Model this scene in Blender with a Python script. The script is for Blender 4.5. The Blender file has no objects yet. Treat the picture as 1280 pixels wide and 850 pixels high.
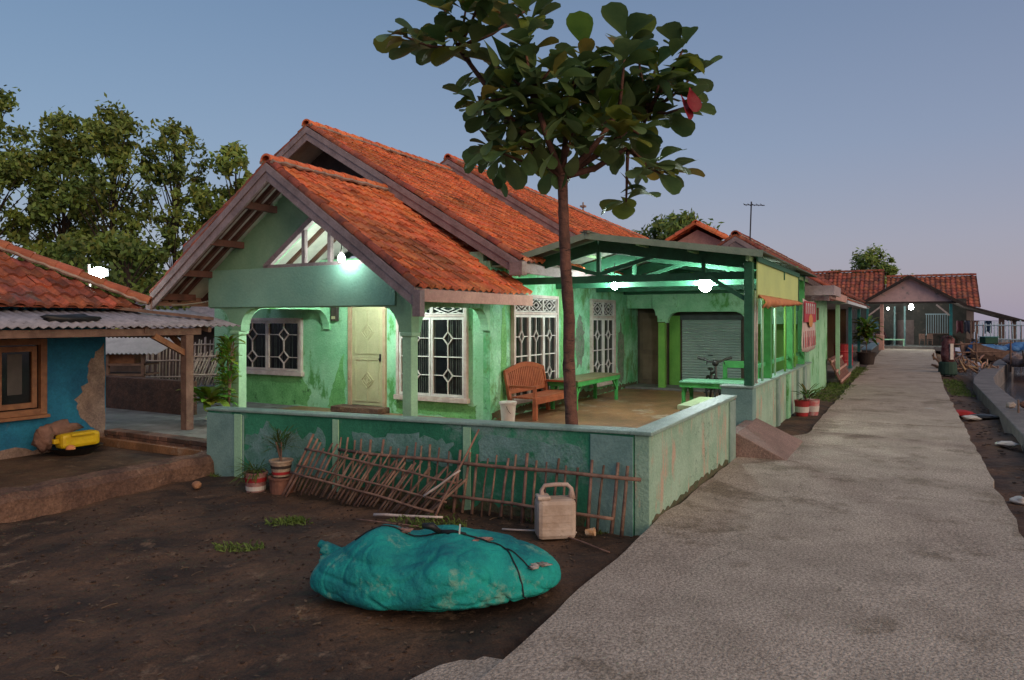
import bpy, bmesh, math, random
from mathutils import Vector, Matrix, noise
R = math.radians
random.seed(7)
sc = bpy.context.scene
COL = sc.collection
# ------------------------------------------------------------------ camera
cam_d = bpy.data.cameras.new("camera")
cam = bpy.data.objects.new("camera", cam_d)
COL.objects.link(cam)
cam.location = (0, 0, 2.0)
cam.rotation_euler = (R(90), 0, 0)
cam_d.sensor_width = 36
cam_d.lens = 36 * 900 / 1280
cam_d.shift_y = -25 / 1280
cam_d.clip_end = 2500
sc.camera = cam
# ------------------------------------------------------------------ sky
w = bpy.data.worlds.new("World")
sc.world = w
w.use_nodes = True
nt = w.node_tree
nt.nodes.clear()
out = nt.nodes.new('ShaderNodeOutputWorld')
bg = nt.nodes.new('ShaderNodeBackground')
tc = nt.nodes.new('ShaderNodeTexCoord')
sep = nt.nodes.new('ShaderNodeSeparateXYZ')
nt.links.new(tc.outputs['Generated'], sep.inputs[0])
ramp = nt.nodes.new('ShaderNodeValToRGB')
el = ramp.color_ramp.elements
el[0].position = 0.0; el[0].color = (0.255, 0.250, 0.335, 1)
el[1].position = 0.75; el[1].color = (0.13, 0.17, 0.25, 1)
for p, c in ((0.10, (0.235, 0.25, 0.35, 1)), (0.22, (0.180, 0.228, 0.345, 1)), (0.40, (0.125, 0.178, 0.29, 1))):
    e = el.new(p); e.color = c
nt.links.new(sep.outputs['Z'], ramp.inputs[0])
# the afterglow side of the sky is towards the sea
mr = nt.nodes.new('ShaderNodeMapRange')
mr.inputs['From Min'].default_value = -0.6; mr.inputs['From Max'].default_value = 0.9
nt.links.new(sep.outputs['X'], mr.inputs['Value'])
tintn = nt.nodes.new('ShaderNodeMix'); tintn.data_type = 'RGBA'
tintn.inputs[6].default_value = (0.86, 1.04, 1.10, 1); tintn.inputs[7].default_value = (1.10, 0.98, 0.96, 1)
nt.links.new(mr.outputs[0], tintn.inputs[0])
mul = nt.nodes.new('ShaderNodeMix'); mul.data_type = 'RGBA'; mul.blend_type = 'MULTIPLY'
mul.inputs[0].default_value = 1
nt.links.new(ramp.outputs[0], mul.inputs[6]); nt.links.new(tintn.outputs[2], mul.inputs[7])
sky = nt.nodes.new('ShaderNodeTexSky')
sky.sky_type = 'NISHITA'; sky.sun_disc = False
sky.sun_elevation = R(3); sky.sun_rotation = R(150)
skm = nt.nodes.new('ShaderNodeMix'); skm.data_type = 'RGBA'; skm.blend_type = 'ADD'
skm.inputs[0].default_value = 0.035
nt.links.new(mul.outputs[2], skm.inputs[6]); nt.links.new(sky.outputs[0], skm.inputs[7])
nt.links.new(skm.outputs[2], bg.inputs['Color'])
bg.inputs['Strength'].default_value = 1.0
nt.links.new(bg.outputs[0], out.inputs[0])
# soft afterglow
sl = bpy.data.lights.new("sun", 'SUN'); sl.energy = 1.55; sl.angle = R(55); sl.color = (1.0, 0.74, 0.50)
so = bpy.data.objects.new("sun", sl); COL.objects.link(so)
so.rotation_euler = (R(62), 0, R(38))
so.location = (8, -6, 12)
sc.view_settings.view_transform = 'Standard'
sc.view_settings.look = 'None'
sc.view_settings.exposure = 0.22
sc.view_settings.gamma = 1
sc.cycles.max_bounces = 5
sc.cycles.diffuse_bounces = 3
sc.cycles.glossy_bounces = 2
sc.cycles.transmission_bounces = 2
sc.cycles.transparent_max_bounces = 6
sc.cycles.caustics_reflective = False
sc.cycles.caustics_refractive = False
sc.cycles.sample_clamp_indirect = 6

# ------------------------------------------------------------------ frames
HF = Matrix.Translation((1.349, 7.06, 0)) @ Matrix.Rotation(math.atan2(.876, .482), 4, 'Z')
ID = Matrix.Identity(4)
def hp(a, b, z=0): return HF @ Vector((a, b, z))
ROTH = math.atan2(.876, .482)

# ------------------------------------------------------------------ materials
MATS = {}
def mat(name, c, c2=None, scale=3, rough=.8, bump=.25, bscale=35, stain=None, samt=.5, sscale=2.2, metal=0, tint=False,
        emit=None, spec=.4, detail=6, fine=None, streak=None, mid=.5):
    if name in MATS: return MATS[name]
    m = bpy.data.materials.new(name); m.use_nodes = True
    t = m.node_tree; N = t.nodes; L = t.links
    b = N['Principled BSDF']
    tcn = N.new('ShaderNodeTexCoord')
    co = tcn.outputs['Object']
    c2 = c2 or tuple(x * .7 for x in c)
    n1 = N.new('ShaderNodeTexNoise'); n1.inputs['Scale'].default_value = scale; n1.inputs['Detail'].default_value = detail
    n1.inputs['Roughness'].default_value = .65
    L.new(co, n1.inputs['Vector'])
    r = N.new('ShaderNodeValToRGB')
    r.color_ramp.elements[0].position = mid - .12; r.color_ramp.elements[1].position = mid + .12
    r.color_ramp.elements[0].color = (*c2, 1); r.color_ramp.elements[1].color = (*c, 1)
    L.new(n1.outputs[0], r.inputs[0])
    cur = r.outputs[0]
    if stain:
        n2 = N.new('ShaderNodeTexNoise'); n2.inputs['Scale'].default_value = sscale; n2.inputs['Detail'].default_value = 9
        n2.inputs['Roughness'].default_value = .72
        if streak:
            mp = N.new('ShaderNodeMapping'); mp.inputs['Scale'].default_value = streak
            L.new(co, mp.inputs['Vector']); L.new(mp.outputs[0], n2.inputs['Vector'])
        else:
            L.new(co, n2.inputs['Vector'])
        r2 = N.new('ShaderNodeValToRGB')
        r2.color_ramp.elements[0].position = .70 - samt * .3; r2.color_ramp.elements[1].position = .78 - samt * .3
        L.new(n2.outputs[0], r2.inputs[0])
        mx = N.new('ShaderNodeMix'); mx.data_type = 'RGBA'
        L.new(r2.outputs[0], mx.inputs[0]); L.new(cur, mx.inputs[6]); mx.inputs[7].default_value = (*stain, 1)
        cur = mx.outputs[2]
    if fine:
        n3 = N.new('ShaderNodeTexNoise'); n3.inputs['Scale'].default_value = fine[0]; n3.inputs['Detail'].default_value = 8; n3.inputs['Roughness'].default_value = .85
        L.new(co, n3.inputs['Vector'])
        r3 = N.new('ShaderNodeValToRGB')
        r3.color_ramp.elements[0].position = .42; r3.color_ramp.elements[1].position = .58
        k = fine[1]
        r3.color_ramp.elements[0].color = (1 - k, 1 - k, 1 - k, 1); r3.color_ramp.elements[1].color = (1 + k, 1 + k, 1 + k, 1)
        L.new(n3.outputs[0], r3.inputs[0])
        m3 = N.new('ShaderNodeMix'); m3.data_type = 'RGBA'; m3.blend_type = 'MULTIPLY'; m3.inputs[0].default_value = 1
        L.new(cur, m3.inputs[6]); L.new(r3.outputs[0], m3.inputs[7]); cur = m3.outputs[2]
    if tint:
        at = N.new('ShaderNodeAttribute'); at.attribute_name = 'tint'
        m4 = N.new('ShaderNodeMix'); m4.data_type = 'RGBA'; m4.blend_type = 'MULTIPLY'; m4.inputs[0].default_value = 1
        L.new(cur, m4.inputs[6]); L.new(at.outputs['Color'], m4.inputs[7]); cur = m4.outputs[2]
    L.new(cur, b.inputs['Base Color'])
    b.inputs['Roughness'].default_value = rough; b.inputs['Metallic'].default_value = metal
    b.inputs['Specular IOR Level'].default_value = spec
    if bump:
        n5 = N.new('ShaderNodeTexNoise'); n5.inputs['Scale'].default_value = bscale; n5.inputs['Detail'].default_value = 5
        L.new(co, n5.inputs['Vector'])
        bp = N.new('ShaderNodeBump'); bp.inputs['Strength'].default_value = bump; bp.inputs['Distance'].default_value = .03
        L.new(n5.outputs[0], bp.inputs['Height']); L.new(bp.outputs[0], b.inputs['Normal'])
    if emit:
        b.inputs['Emission Color'].default_value = (*emit[0], 1); b.inputs['Emission Strength'].default_value = emit[1]
    MATS[name] = m
    return m

MINT = mat('mint_plaster', (.36, .66, .43), (.22, .52, .29), 1.2, .75, .4, 25, stain=(.09, .30, .08), samt=.52, sscale=1.4, fine=(30, .10), streak=(1.6, 1.6, .9))
MINTW = mat('weathered_mint_plaster', (.33, .66, .45), (.11, .42, .17), 1.5, .8, .45, 22, stain=(.13, .30, .11), samt=.62, sscale=1.3, fine=(25, .14), streak=(1.6, 1.6, .7))
GABLE = mat('dull_green_plaster', (.28, .47, .29), (.21, .39, .24), 1.0, .8, .2, 25, fine=(20, .05))
LINTEL = mat('blue_green_plaster', (.25, .45, .33), (.19, .38, .29), .8, .8, .2, 25, fine=(20, .05))
LIME = mat('lime_paint', (.20, .46, .08), (.14, .36, .06), 1.5, .6, .15, 30, fine=(30, .07))
YARDWALL = mat('dark_green_wall_paint', (.05, .27, .15), (.022, .165, .09), .9, .75, .35, 20, stain=(.20, .33, .29), samt=.52, sscale=.8, fine=(40, .16))
SIDEWALL = mat('faded_green_wall_paint', (.36, .52, .40), (.25, .40, .29), 1.8, .8, .35, 25, stain=(.48, .37, .28), samt=.55, sscale=1.8, streak=(2.2, 2.2, .6), fine=(35, .12))
COPING = mat('worn_grey_green_coping', (.30, .42, .36), (.20, .30, .26), 3, .5, .3, 30, fine=(40, .1))
PILG = mat('grey_blue_paint', (.22, .36, .33), (.15, .27, .25), 2, .75, .25, 30, stain=(.33, .24, .25), samt=.25, fine=(40, .1))
PALEG = mat('pale_green_paint', (.36, .62, .40), (.30, .52, .34), 2, .7, .2, 30, stain=(.12, .10, .06), samt=.18, sscale=5, fine=(30, .08))
TERRA = mat('clay_roof_tile', (.80, .23, .085), (.58, .145, .055), 3.0, .8, .3, 60, tint=True, stain=(.24, .085, .055), samt=.22, sscale=1.0, fine=(18, .18))
TERRAD = mat('old_clay_roof_tile', (.42, .115, .06), (.19, .06, .042), 3.5, .85, .3, 60, tint=True, stain=(.16, .10, .08), samt=.42, sscale=1.6, fine=(18, .2))
MORTAR = mat('mortar', (.40, .29, .23), (.22, .15, .12), 6, .9, .5, 40)
BARGE = mat('weathered_purple_board', (.34, .26, .26), (.22, .165, .165), 3, .75, .3, 20, streak=(.5, 6, 6), stain=(.15, .10, .10), samt=.3, fine=(30, .12))
FASCIA = mat('faded_pink_board', (.56, .33, .27), (.45, .25, .21), 3, .75, .2, 20, fine=(25, .1))
RAFTER = mat('dark_red_timber', (.15, .06, .045), (.09, .04, .03), 4, .8, .3, 20)
SHEATH = mat('pale_grey_board', (.62, .58, .53), (.50, .47, .43), 3, .8, .1, 20)
DARKWOOD = mat('dark_timber', (.05, .035, .03), (.03, .022, .02), 4, .85, .3, 20)
WHITE = mat('white_painted_wood', (.66, .62, .60), (.55, .50, .48), 6, .55, .1, 30)
PINKW = mat('pinkish_white_paint', (.58, .48, .45), (.45, .34, .31), 6, .6, .15, 30)
GLASS = mat('dark_window_glass', (.012, .014, .016), (.006, .007, .008), 2, .12, 0, spec=.5)
CURTAIN = mat('dark_curtain', (.05, .055, .045), (.02, .022, .02), 6, .9, 0)
DOORM = mat('cream_door_paint', (.47, .43, .26), (.40, .37, .22), 2, .6, .15, 30, fine=(30, .06))
DOORF = mat('peeling_door_frame', (.50, .35, .24), (.40, .27, .17), 5, .7, .25, 30, stain=(.2, .07, .04), samt=.3, sscale=6)
FLOOR = mat('wet_terrace_floor', (.34, .17, .085), (.18, .095, .05), 1.6, .42, .35, 18, stain=(.40, .30, .22), samt=.42, sscale=1.2, fine=(25, .2))
TRIMG = mat('dark_green_timber', (.03, .145, .075), (.022, .10, .055), 3, .6, .2, 25, fine=(30, .1))
CORR = mat('grey_corrugated_sheet', (.16, .18, .14), (.11, .13, .10), 2, .7, .15, 25, stain=(.14, .13, .10), samt=.3)
ASB = mat('weathered_fibre_sheet', (.33, .31, .35), (.22, .21, .24), 4, .85, .4, 30, stain=(.10, .09, .10), samt=.35, sscale=3)
ZINC = mat('bright_zinc_sheet', (.48, .50, .54), (.38, .40, .44), 3, .55, .1, 20)
YGREEN = mat('pale_lime_board', (.56, .68, .26), (.48, .60, .24), 1.2, .7, .1, 20, stain=(.30, .36, .17), samt=.25)
ORANGE = mat('orange_cloth', (.62, .26, .11), (.48, .18, .08), 5, .85, .3, 15)
SHUT = mat('grey_shutter_metal', (.42, .52, .48), (.36, .46, .42), 2, .5, .1, 20)
GUTTER = mat('pale_blue_gutter', (.44, .54, .60), (.38, .47, .53), 2, .5, .1, 20)
GREENP = mat('bright_green_paint', (.07, .36, .09), (.045, .26, .06), 4, .5, .15, 30)
REDWOOD = mat('red_brown_varnish', (.36, .10, .045), (.25, .065, .03), 5, .45, .15, 25)
BARK = mat('ringed_brown_bark', (.19, .085, .06), (.085, .045, .035), 6, .85, .9, 12, streak=(2, 2, 9), stain=(.03, .017, .015), samt=.42, sscale=3)
BARKD = mat('dark_bark', (.05, .035, .028), (.03, .02, .017), 6, .9, .3, 12)
LEAFM = mat('broad_leaf', (.15, .22, .075), (.095, .16, .06), 3, .45, .2, 25, tint=True, spec=.35)
LEAFB = mat('background_leaf', (.15, .21, .045), (.085, .145, .035), .35, .6, 0, tint=True)
LEAFC = mat('plant_leaf', (.11, .17, .04), (.06, .11, .03), 3, .6, 0, tint=True)
DIRT = mat('damp_brown_earth', (.125, .066, .036), (.036, .020, .0125), 1.1, .8, 1.0, 9, stain=(.19, .115, .07), samt=.38, sscale=2.5, fine=(60, .4), detail=9)
EARTHK = mat('crumbling_clay_bank', (.17, .095, .065), (.09, .05, .038), 3, .9, 1.0, 14, fine=(30, .3), stain=(.24, .15, .11), samt=.35, sscale=4)
BRICKW = mat('rough_brick_wall', (.13, .065, .045), (.06, .035, .028), 5, .9, .9, 14, fine=(30, .25))
CONC = mat('rough_concrete_path', (.45, .365, .295), (.335, .268, .212), 1.4, .85, .55, 60, fine=(42, .50), stain=(.24, .185, .135), samt=.55, sscale=.8, detail=12)
CONC2 = mat('grey_concrete', (.20, .18, .18), (.13, .12, .12), 2, .9, .6, 25, fine=(60, .25))
PAVE = mat('pale_worn_paving', (.24, .23, .22), (.15, .14, .13), 2.5, .8, .5, 20, stain=(.10, .08, .07), samt=.4)
WATERM = mat('grey_sea_water', (.10, .11, .13), (.08, .09, .11), .5, .12, .5, 1.5, spec=.5)
BLUEW = mat('blue_wall_paint', (.012, .155, .27), (.008, .10, .20), 1.2, .8, .35, 20, stain=(.20, .16, .15), samt=.22, sscale=.9, fine=(30, .15))
WOODF = mat('brown_varnished_wood', (.27, .12, .055), (.17, .07, .035), 6, .6, .3, 20)
WOODG = mat('grey_brown_timber', (.20, .12, .09), (.12, .07, .055), 5, .85, .4, 20)
BAMB = mat('dry_bamboo', (.24, .145, .105), (.12, .07, .055), 8, .75, .3, 30, tint=True)
BAMBW = mat('pale_bamboo', (.50, .45, .40), (.35, .30, .27), 8, .75, .2, 30, tint=True)
NETM = mat('teal_netting', (.010, .34, .29), (.004, .15, .17), 2.0, .85, .6, 24, stain=(.14, .34, .27), samt=.46, sscale=3.0, fine=(140, .16))
NETIN = mat('net_contents', (.40, .22, .18), (.13, .08, .07), 12, .8, .5, 20)
BLACK = mat('black_plastic', (.015, .015, .016), (.01, .01, .01), 3, .5, .1)
JERRY = mat('dirty_pink_plastic', (.60, .48, .40), (.42, .31, .24), 4, .6, .25, 20, stain=(.20, .13, .06), samt=.3, sscale=5)
WPLAS = mat('white_plastic', (.62, .57, .53), (.52, .47, .43), 4, .5, .1, 20)
YPLAS = mat('yellow_plastic', (.62, .42, .01), (.50, .32, .01), 3, .45, .15, 20)
SACK = mat('brown_sack_cloth', (.22, .12, .09), (.13, .07, .055), 6, .9, .5, 25)
CLAYP = mat('brown_clay_pot', (.26, .11, .07), (.16, .07, .05), 5, .8, .3, 25)
REDPL = mat('red_plastic', (.40, .03, .035), (.28, .02, .025), 3, .5, .1, 20)
REDC = mat('red_cloth', (.42, .02, .02), (.25, .012, .012), 4, .85, .3, 20)
BLUEC = mat('blue_tarp', (.08, .22, .45), (.04, .12, .30), 3, .6, .4, 8)
PINKG = mat('mottled_pink_board', (.62, .42, .40), (.44, .30, .30), 1.0, .8, .2, 20, stain=(.22, .22, .22), samt=.45)
TEAL = mat('teal_post_paint', (.03, .22, .22), (.02, .15, .16), 3, .6, .2, 20)
PALLET = mat('rust_brown_slats', (.22, .10, .07), (.14, .06, .045), 6, .85, .4, 20)
METALD = mat('dark_metal', (.05, .05, .055), (.03, .03, .03), 3, .45, .1, metal=.6)
FWHITE = mat('ceramic_white', (.65, .65, .62), (.5, .5, .48), 3, .5, 0)
GRASSM = mat('grass_blade', (.10, .15, .035), (.06, .10, .02), 2, .7, 0, tint=True)
BANR = mat('banner_red', (.42, .03, .04), (.40, .012, .03), 3, .6, 0)
BANW = mat('banner_white', (.62, .50, .46), (.55, .42, .38), 3, .6, 0)
BANY = mat('banner_orange', (.60, .27, .06), (.5, .2, .05), 3, .6, 0)
ROOMD = mat('dim_room_wall', (.13, .10, .07), (.08, .06, .05), 2, .9, 0)
WALLP = mat('greyish_pink_plaster', (.24, .19, .17), (.17, .14, .125), 1, .85, .2)
def bulbmat(s): return mat('lit_bulb_%d' % s, (.9, .95, .9), rough=.4, bump=0, emit=((.86, 1.0, .95), s))

def add_cracks(m, scale, dark, thr=.012, bscale=None):
    t = m.node_tree; N = t.nodes; L = t.links; b = N['Principled BSDF']
    src = b.inputs['Base Color'].links[0].from_socket
    tcn = N.new('ShaderNodeTexCoord'); nz = N.new('ShaderNodeTexNoise'); nz.inputs['Scale'].default_value = 2.5; nz.inputs['Detail'].default_value = 6
    L.new(tcn.outputs['Object'], nz.inputs['Vector'])
    mx = N.new('ShaderNodeMix'); mx.data_type = 'RGBA'; mx.blend_type = 'LINEAR_LIGHT'; mx.inputs[0].default_value = .35
    L.new(tcn.outputs['Object'], mx.inputs[6]); L.new(nz.outputs['Color'], mx.inputs[7])
    v = N.new('ShaderNodeTexVoronoi'); v.feature = 'DISTANCE_TO_EDGE'; v.inputs['Scale'].default_value = scale
    L.new(mx.outputs[2], v.inputs['Vector'])
    r = N.new('ShaderNodeValToRGB'); r.color_ramp.elements[0].position = 0; r.color_ramp.elements[1].position = thr
    r.color_ramp.elements[0].color = (dark, dark, dark, 1); r.color_ramp.elements[1].color = (1, 1, 1, 1)
    L.new(v.outputs['Distance'], r.inputs[0])
    # only some of the cells crack
    n2 = N.new('ShaderNodeTexNoise'); n2.inputs['Scale'].default_value = .5; L.new(tcn.outputs['Object'], n2.inputs['Vector'])
    r2 = N.new('ShaderNodeValToRGB'); r2.color_ramp.elements[0].position = .5; r2.color_ramp.elements[1].position = .56
    L.new(n2.outputs[0], r2.inputs[0])
    m2 = N.new('ShaderNodeMix'); m2.data_type = 'RGBA'; m2.blend_type = 'MULTIPLY'
    L.new(r2.outputs[0], m2.inputs[0]); L.new(src, m2.inputs[6]); L.new(r.outputs[0], m2.inputs[7])
    L.new(m2.outputs[2], b.inputs['Base Color'])
add_cracks(CONC, .55, .55, .005)
add_cracks(YARDWALL, 1.2, .5, .008)
add_cracks(MINTW, 1.0, .5, .010)
add_cracks(SIDEWALL, 1.3, .5, .008)

def translucent(m, f):
    t = m.node_tree; N = t.nodes; L = t.links; b = N['Principled BSDF']; o = N['Material Output']
    tr = N.new('ShaderNodeBsdfTranslucent'); mx = N.new('ShaderNodeMixShader'); mx.inputs[0].default_value = f
    L.new(b.inputs['Base Color'].links[0].from_socket, tr.inputs['Color'])
    L.new(b.outputs[0], mx.inputs[1]); L.new(tr.outputs[0], mx.inputs[2]); L.new(mx.outputs[0], o.inputs['Surface'])
translucent(LEAFM, .38); translucent(LEAFB, .25); translucent(LEAFC, .3)

# ------------------------------------------------------------------ mesh builder
class MB:
    def __init__(s, fr=None):
        s.v = []; s.f = []; s.t = []; s.fr = HF if fr is None else fr
    def add(s, vs, fs, t=(1, 1, 1)):
        n = len(s.v); s.v += [Vector(p) for p in vs]
        s.f += [tuple(i + n for i in f) for f in fs]; s.t += [t] * len(fs)
    def hexa(s, c, t=(1, 1, 1)):
        s.add(c, [(0, 3, 2, 1), (4, 5, 6, 7), (0, 1, 5, 4), (1, 2, 6, 5), (2, 3, 7, 6), (3, 0, 4, 7)], t)
    def box(s, a0, a1, b0, b1, z0, z1, t=(1, 1, 1)):
        s.hexa([(a0, b0, z0), (a1, b0, z0), (a1, b1, z0), (a0, b1, z0), (a0, b0, z1), (a1, b0, z1), (a1, b1, z1), (a0, b1, z1)], t)
    def bar(s, p, q, w, h=None, up=(0, 0, 1), t=(1, 1, 1)):
        p = Vector(p); q = Vector(q); h = h or w
        d = (q - p).normalized(); up = Vector(up)
        if abs(d.dot(up)) > .98: up = Vector((1, 0, 0))
        x = d.cross(up).normalized(); y = x.cross(d).normalized()
        c = []
        for e in (p, q):
            for i, j in ((-1, -1), (1, -1), (1, 1), (-1, 1)):
                c.append(e + x * (i * w / 2) + y * (j * h / 2))
        s.hexa(c, t)
    def tube(s, pts, rad, n=8, t=(1, 1, 1), cap=True):
        pts = [Vector(p) for p in pts]
        if not hasattr(rad, '__len__'): rad = [rad] * len(pts)
        base = len(s.v); prev = None
        for i, p in enumerate(pts):
            d = (pts[min(i + 1, len(pts) - 1)] - pts[max(i - 1, 0)]).normalized()
            if prev is None:
                x = d.orthogonal().normalized()
            else:
                x = (prev - d * prev.dot(d)).normalized()
            prev = x; y = d.cross(x)
            for k in range(n):
                an = 2 * math.pi * k / n
                s.v.append(p + (x * math.cos(an) + y * math.sin(an)) * rad[i])
        for i in range(len(pts) - 1):
            for k in range(n):
                a = base + i * n + k; b = base + i * n + (k + 1) % n
                s.f.append((a, b, b + n, a + n)); s.t.append(t)
        if cap:
            s.f.append(tuple(base + k for k in reversed(range(n)))); s.t.append(t)
            e = base + (len(pts) - 1) * n
            s.f.append(tuple(e + k for k in range(n))); s.t.append(t)
    def lathe(s, c, prof, n=20, t=(1, 1, 1)):
        base = len(s.v); c = Vector(c)
        for r_, z_ in prof:
            for k in range(n):
                an = 2 * math.pi * k / n
                s.v.append(c + Vector((r_ * math.cos(an), r_ * math.sin(an), z_)))
        for i in range(len(prof) - 1):
            for k in range(n):
                a = base + i * n + k; b = base + i * n + (k + 1) % n
                s.f.append((a, b, b + n, a + n)); s.t.append(t)
        s.f.append(tuple(base + k for k in reversed(range(n)))); s.t.append(t)
        e = base + (len(prof) - 1) * n
        s.f.append(tuple(e + k for k in range(n))); s.t.append(t)
    def prism(s, poly, fn, d0, d1, t=(1, 1, 1)):
        n = len(poly)
        vs = [fn(p, q, d0) for p, q in poly] + [fn(p, q, d1) for p, q in poly]
        fs = [tuple(reversed(range(n))), tuple(range(n, 2 * n))] + [(i, (i + 1) % n, n + (i + 1) % n, n + i) for i in range(n)]
        s.add(vs, fs, t)
    def ball(s, c, r, n=10, m=7, t=(1, 1, 1), jit=0):
        c = Vector(c); r = Vector(r) if hasattr(r, '__len__') else Vector((r, r, r))
        prof = []
        base = len(s.v)
        for i in range(m + 1):
            th = math.pi * i / m
            for k in range(n):
                an = 2 * math.pi * k / n
                d = Vector((math.sin(th) * math.cos(an), math.sin(th) * math.sin(an), math.cos(th)))
                j = 1 + jit * noise.noise(d * 2.3 + c * 3)
                s.v.append(c + Vector((d.x * r.x, d.y * r.y, d.z * r.z)) * j)
        for i in range(m):
            for k in range(n):
                a = base + i * n + k; b = base + i * n + (k + 1) % n
                s.f.append((a, a + n, b + n, b)); s.t.append(t)

RM = {}
def link(o): COL.objects.link(o); return o
def props(o, label=None, cat=None, group=None, kind=None):
    if label: o['label'] = label
    if cat: o['category'] = cat
    if group: o['group'] = group
    if kind: o['kind'] = kind
    return o
def thing(name, label, cat, origin=(0, 0, 0), fr=None, group=None):
    fr = HF if fr is None else fr
    M = fr @ Matrix.Translation(origin)
    o = bpy.data.objects.new(name, None); o.empty_display_size = .2
    link(o); o.matrix_world = M
    RM[o.name] = M
    return props(o, label, cat, group)
def mesh(name, mb, m, parent=None, smooth=False, bev=0, label=None, cat=None, group=None, kind=None, origin=None, solid=0, weld=False):
    if parent is not None:
        M = RM[parent.name]
    else:
        if origin is None:
            if len(mb.v):
                xs = [v.x for v in mb.v]; ys = [v.y for v in mb.v]; zs = [v.z for v in mb.v]
                origin = ((min(xs) + max(xs)) / 2, (min(ys) + max(ys)) / 2, min(zs))
            else: origin = (0, 0, 0)
        M = mb.fr @ Matrix.Translation(origin)
    T = M.inverted() @ mb.fr
    me = bpy.data.meshes.new(name)
    me.from_pydata([T @ v for v in mb.v], [], mb.f)
    at = me.color_attributes.new('tint', 'FLOAT_COLOR', 'CORNER')
    cols = []
    for f, t in zip(mb.f, mb.t):
        cols += (list(t) + [1.0]) * len(f)
    if len(cols) == len(at.data) * 4: at.data.foreach_set('color', cols)
    me.materials.append(m)
    if not smooth is False: 
        for p in me.polygons: p.use_smooth = True
    o = bpy.data.objects.new(name, me); link(o)
    if parent is not None:
        o.parent = parent; RM[o.name] = M
    else:
        o.matrix_world = M; RM[o.name] = M
    if weld:
        wd = o.modifiers.new('weld', 'WELD'); wd.merge_threshold = .0005
    if bev:
        bv = o.modifiers.new('bevel', 'BEVEL'); bv.width = bev; bv.segments = 2; bv.limit_method = 'ANGLE'; bv.angle_limit = R(40)
    if solid:
        s_ = o.modifiers.new('solid', 'SOLIDIFY'); s_.thickness = solid; s_.offset = 0
    return props(o, label, cat, group, kind)
def dup(root, M, label=None):
    r = root.copy(); link(r); r.matrix_world = M
    if label: r['label'] = label
    for ch in root.children:
        c = ch.copy(); link(c); c.parent = r
        for g in ch.children:
            d = g.copy(); link(d); d.parent = c
    return r
def rnd(a, b): return random.uniform(a, b)
def g3(s, lo=.8): 
    k = rnd(lo, 1.0 + (1 - lo)); return (k, k * rnd(1 - s, 1 + s), k * rnd(1 - s, 1 + s))

# ------------------------------------------------------------------ ground, path, water
def gz(a, b, x, y):
    z = -.10
    if b > 0 and a < 1: z -= .07 * min(1, b / 6.4)
    z += .04 * noise.noise(Vector((x * .9, y * .9, 0))) + .028 * noise.noise(Vector((x * 3.1, y * 3.1, 4))) + .014 * noise.noise(Vector((x * 9, y * 9, 9)))
    if b < -4.3:
        z -= min(1.4, (-4.3 - b) * 1.2)
    if b < 0 and -3.3 < b: z -= .1
    if a > 5 and -.8 < b < .05: z = -.03 + .02 * noise.noise(Vector((x * 3, y * 3, 0)))
    if -4.0 < b < -3.1 and a > 0: z = -.13 + .03 * noise.noise(Vector((x * 2, y * 2, 0)))
    return z
INV = HF.inverted()
mb = MB(ID)
def axis(lo, hi, fine0, fine1, st):
    r_ = []; v = fine0
    while v <= fine1: r_.append(v); v += st
    s_ = st; v = fine1
    while v < hi: s_ *= 1.22; v += s_; r_.append(v)
    s_ = st; v = fine0; l_ = []
    while v > lo: s_ *= 1.22; v -= s_; l_.append(v)
    return list(reversed(l_)) + r_
xs = axis(-1200, 1200, -8, 3.2, .09); ys = axis(-60, 1500, 2.6, 10.5, .075)
for y in ys:
    for x in xs:
        q = INV @ Vector((x, y, 0))
        mb.v.append(Vector((x, y, gz(q.x, q.y, x, y))))
nx = len(xs)
for j in range(len(ys) - 1):
    for i in range(nx - 1):
        a = j * nx + i; mb.f.append((a, a + 1, a + nx + 1, a + nx)); mb.t.append((1, 1, 1))
mesh('ground', mb, DIRT, smooth=True, kind='structure', origin=(0, 0, 0))
mb = MB(ID); mb.add([(-200, -60, -.62), (1600, -60, -.62), (1600, 1600, -.62), (-200, 1600, -.62)], [(0, 1, 2, 3)])
mb2 = MB(); mb2.add([(-80, -4.35, -.62), (2200, -4.35, -.62), (2200, -1800, -.62), (-80, -1800, -.62)], [(3, 2, 1, 0)])
mesh('sea_water', mb2, WATERM, kind='structure')
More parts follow.
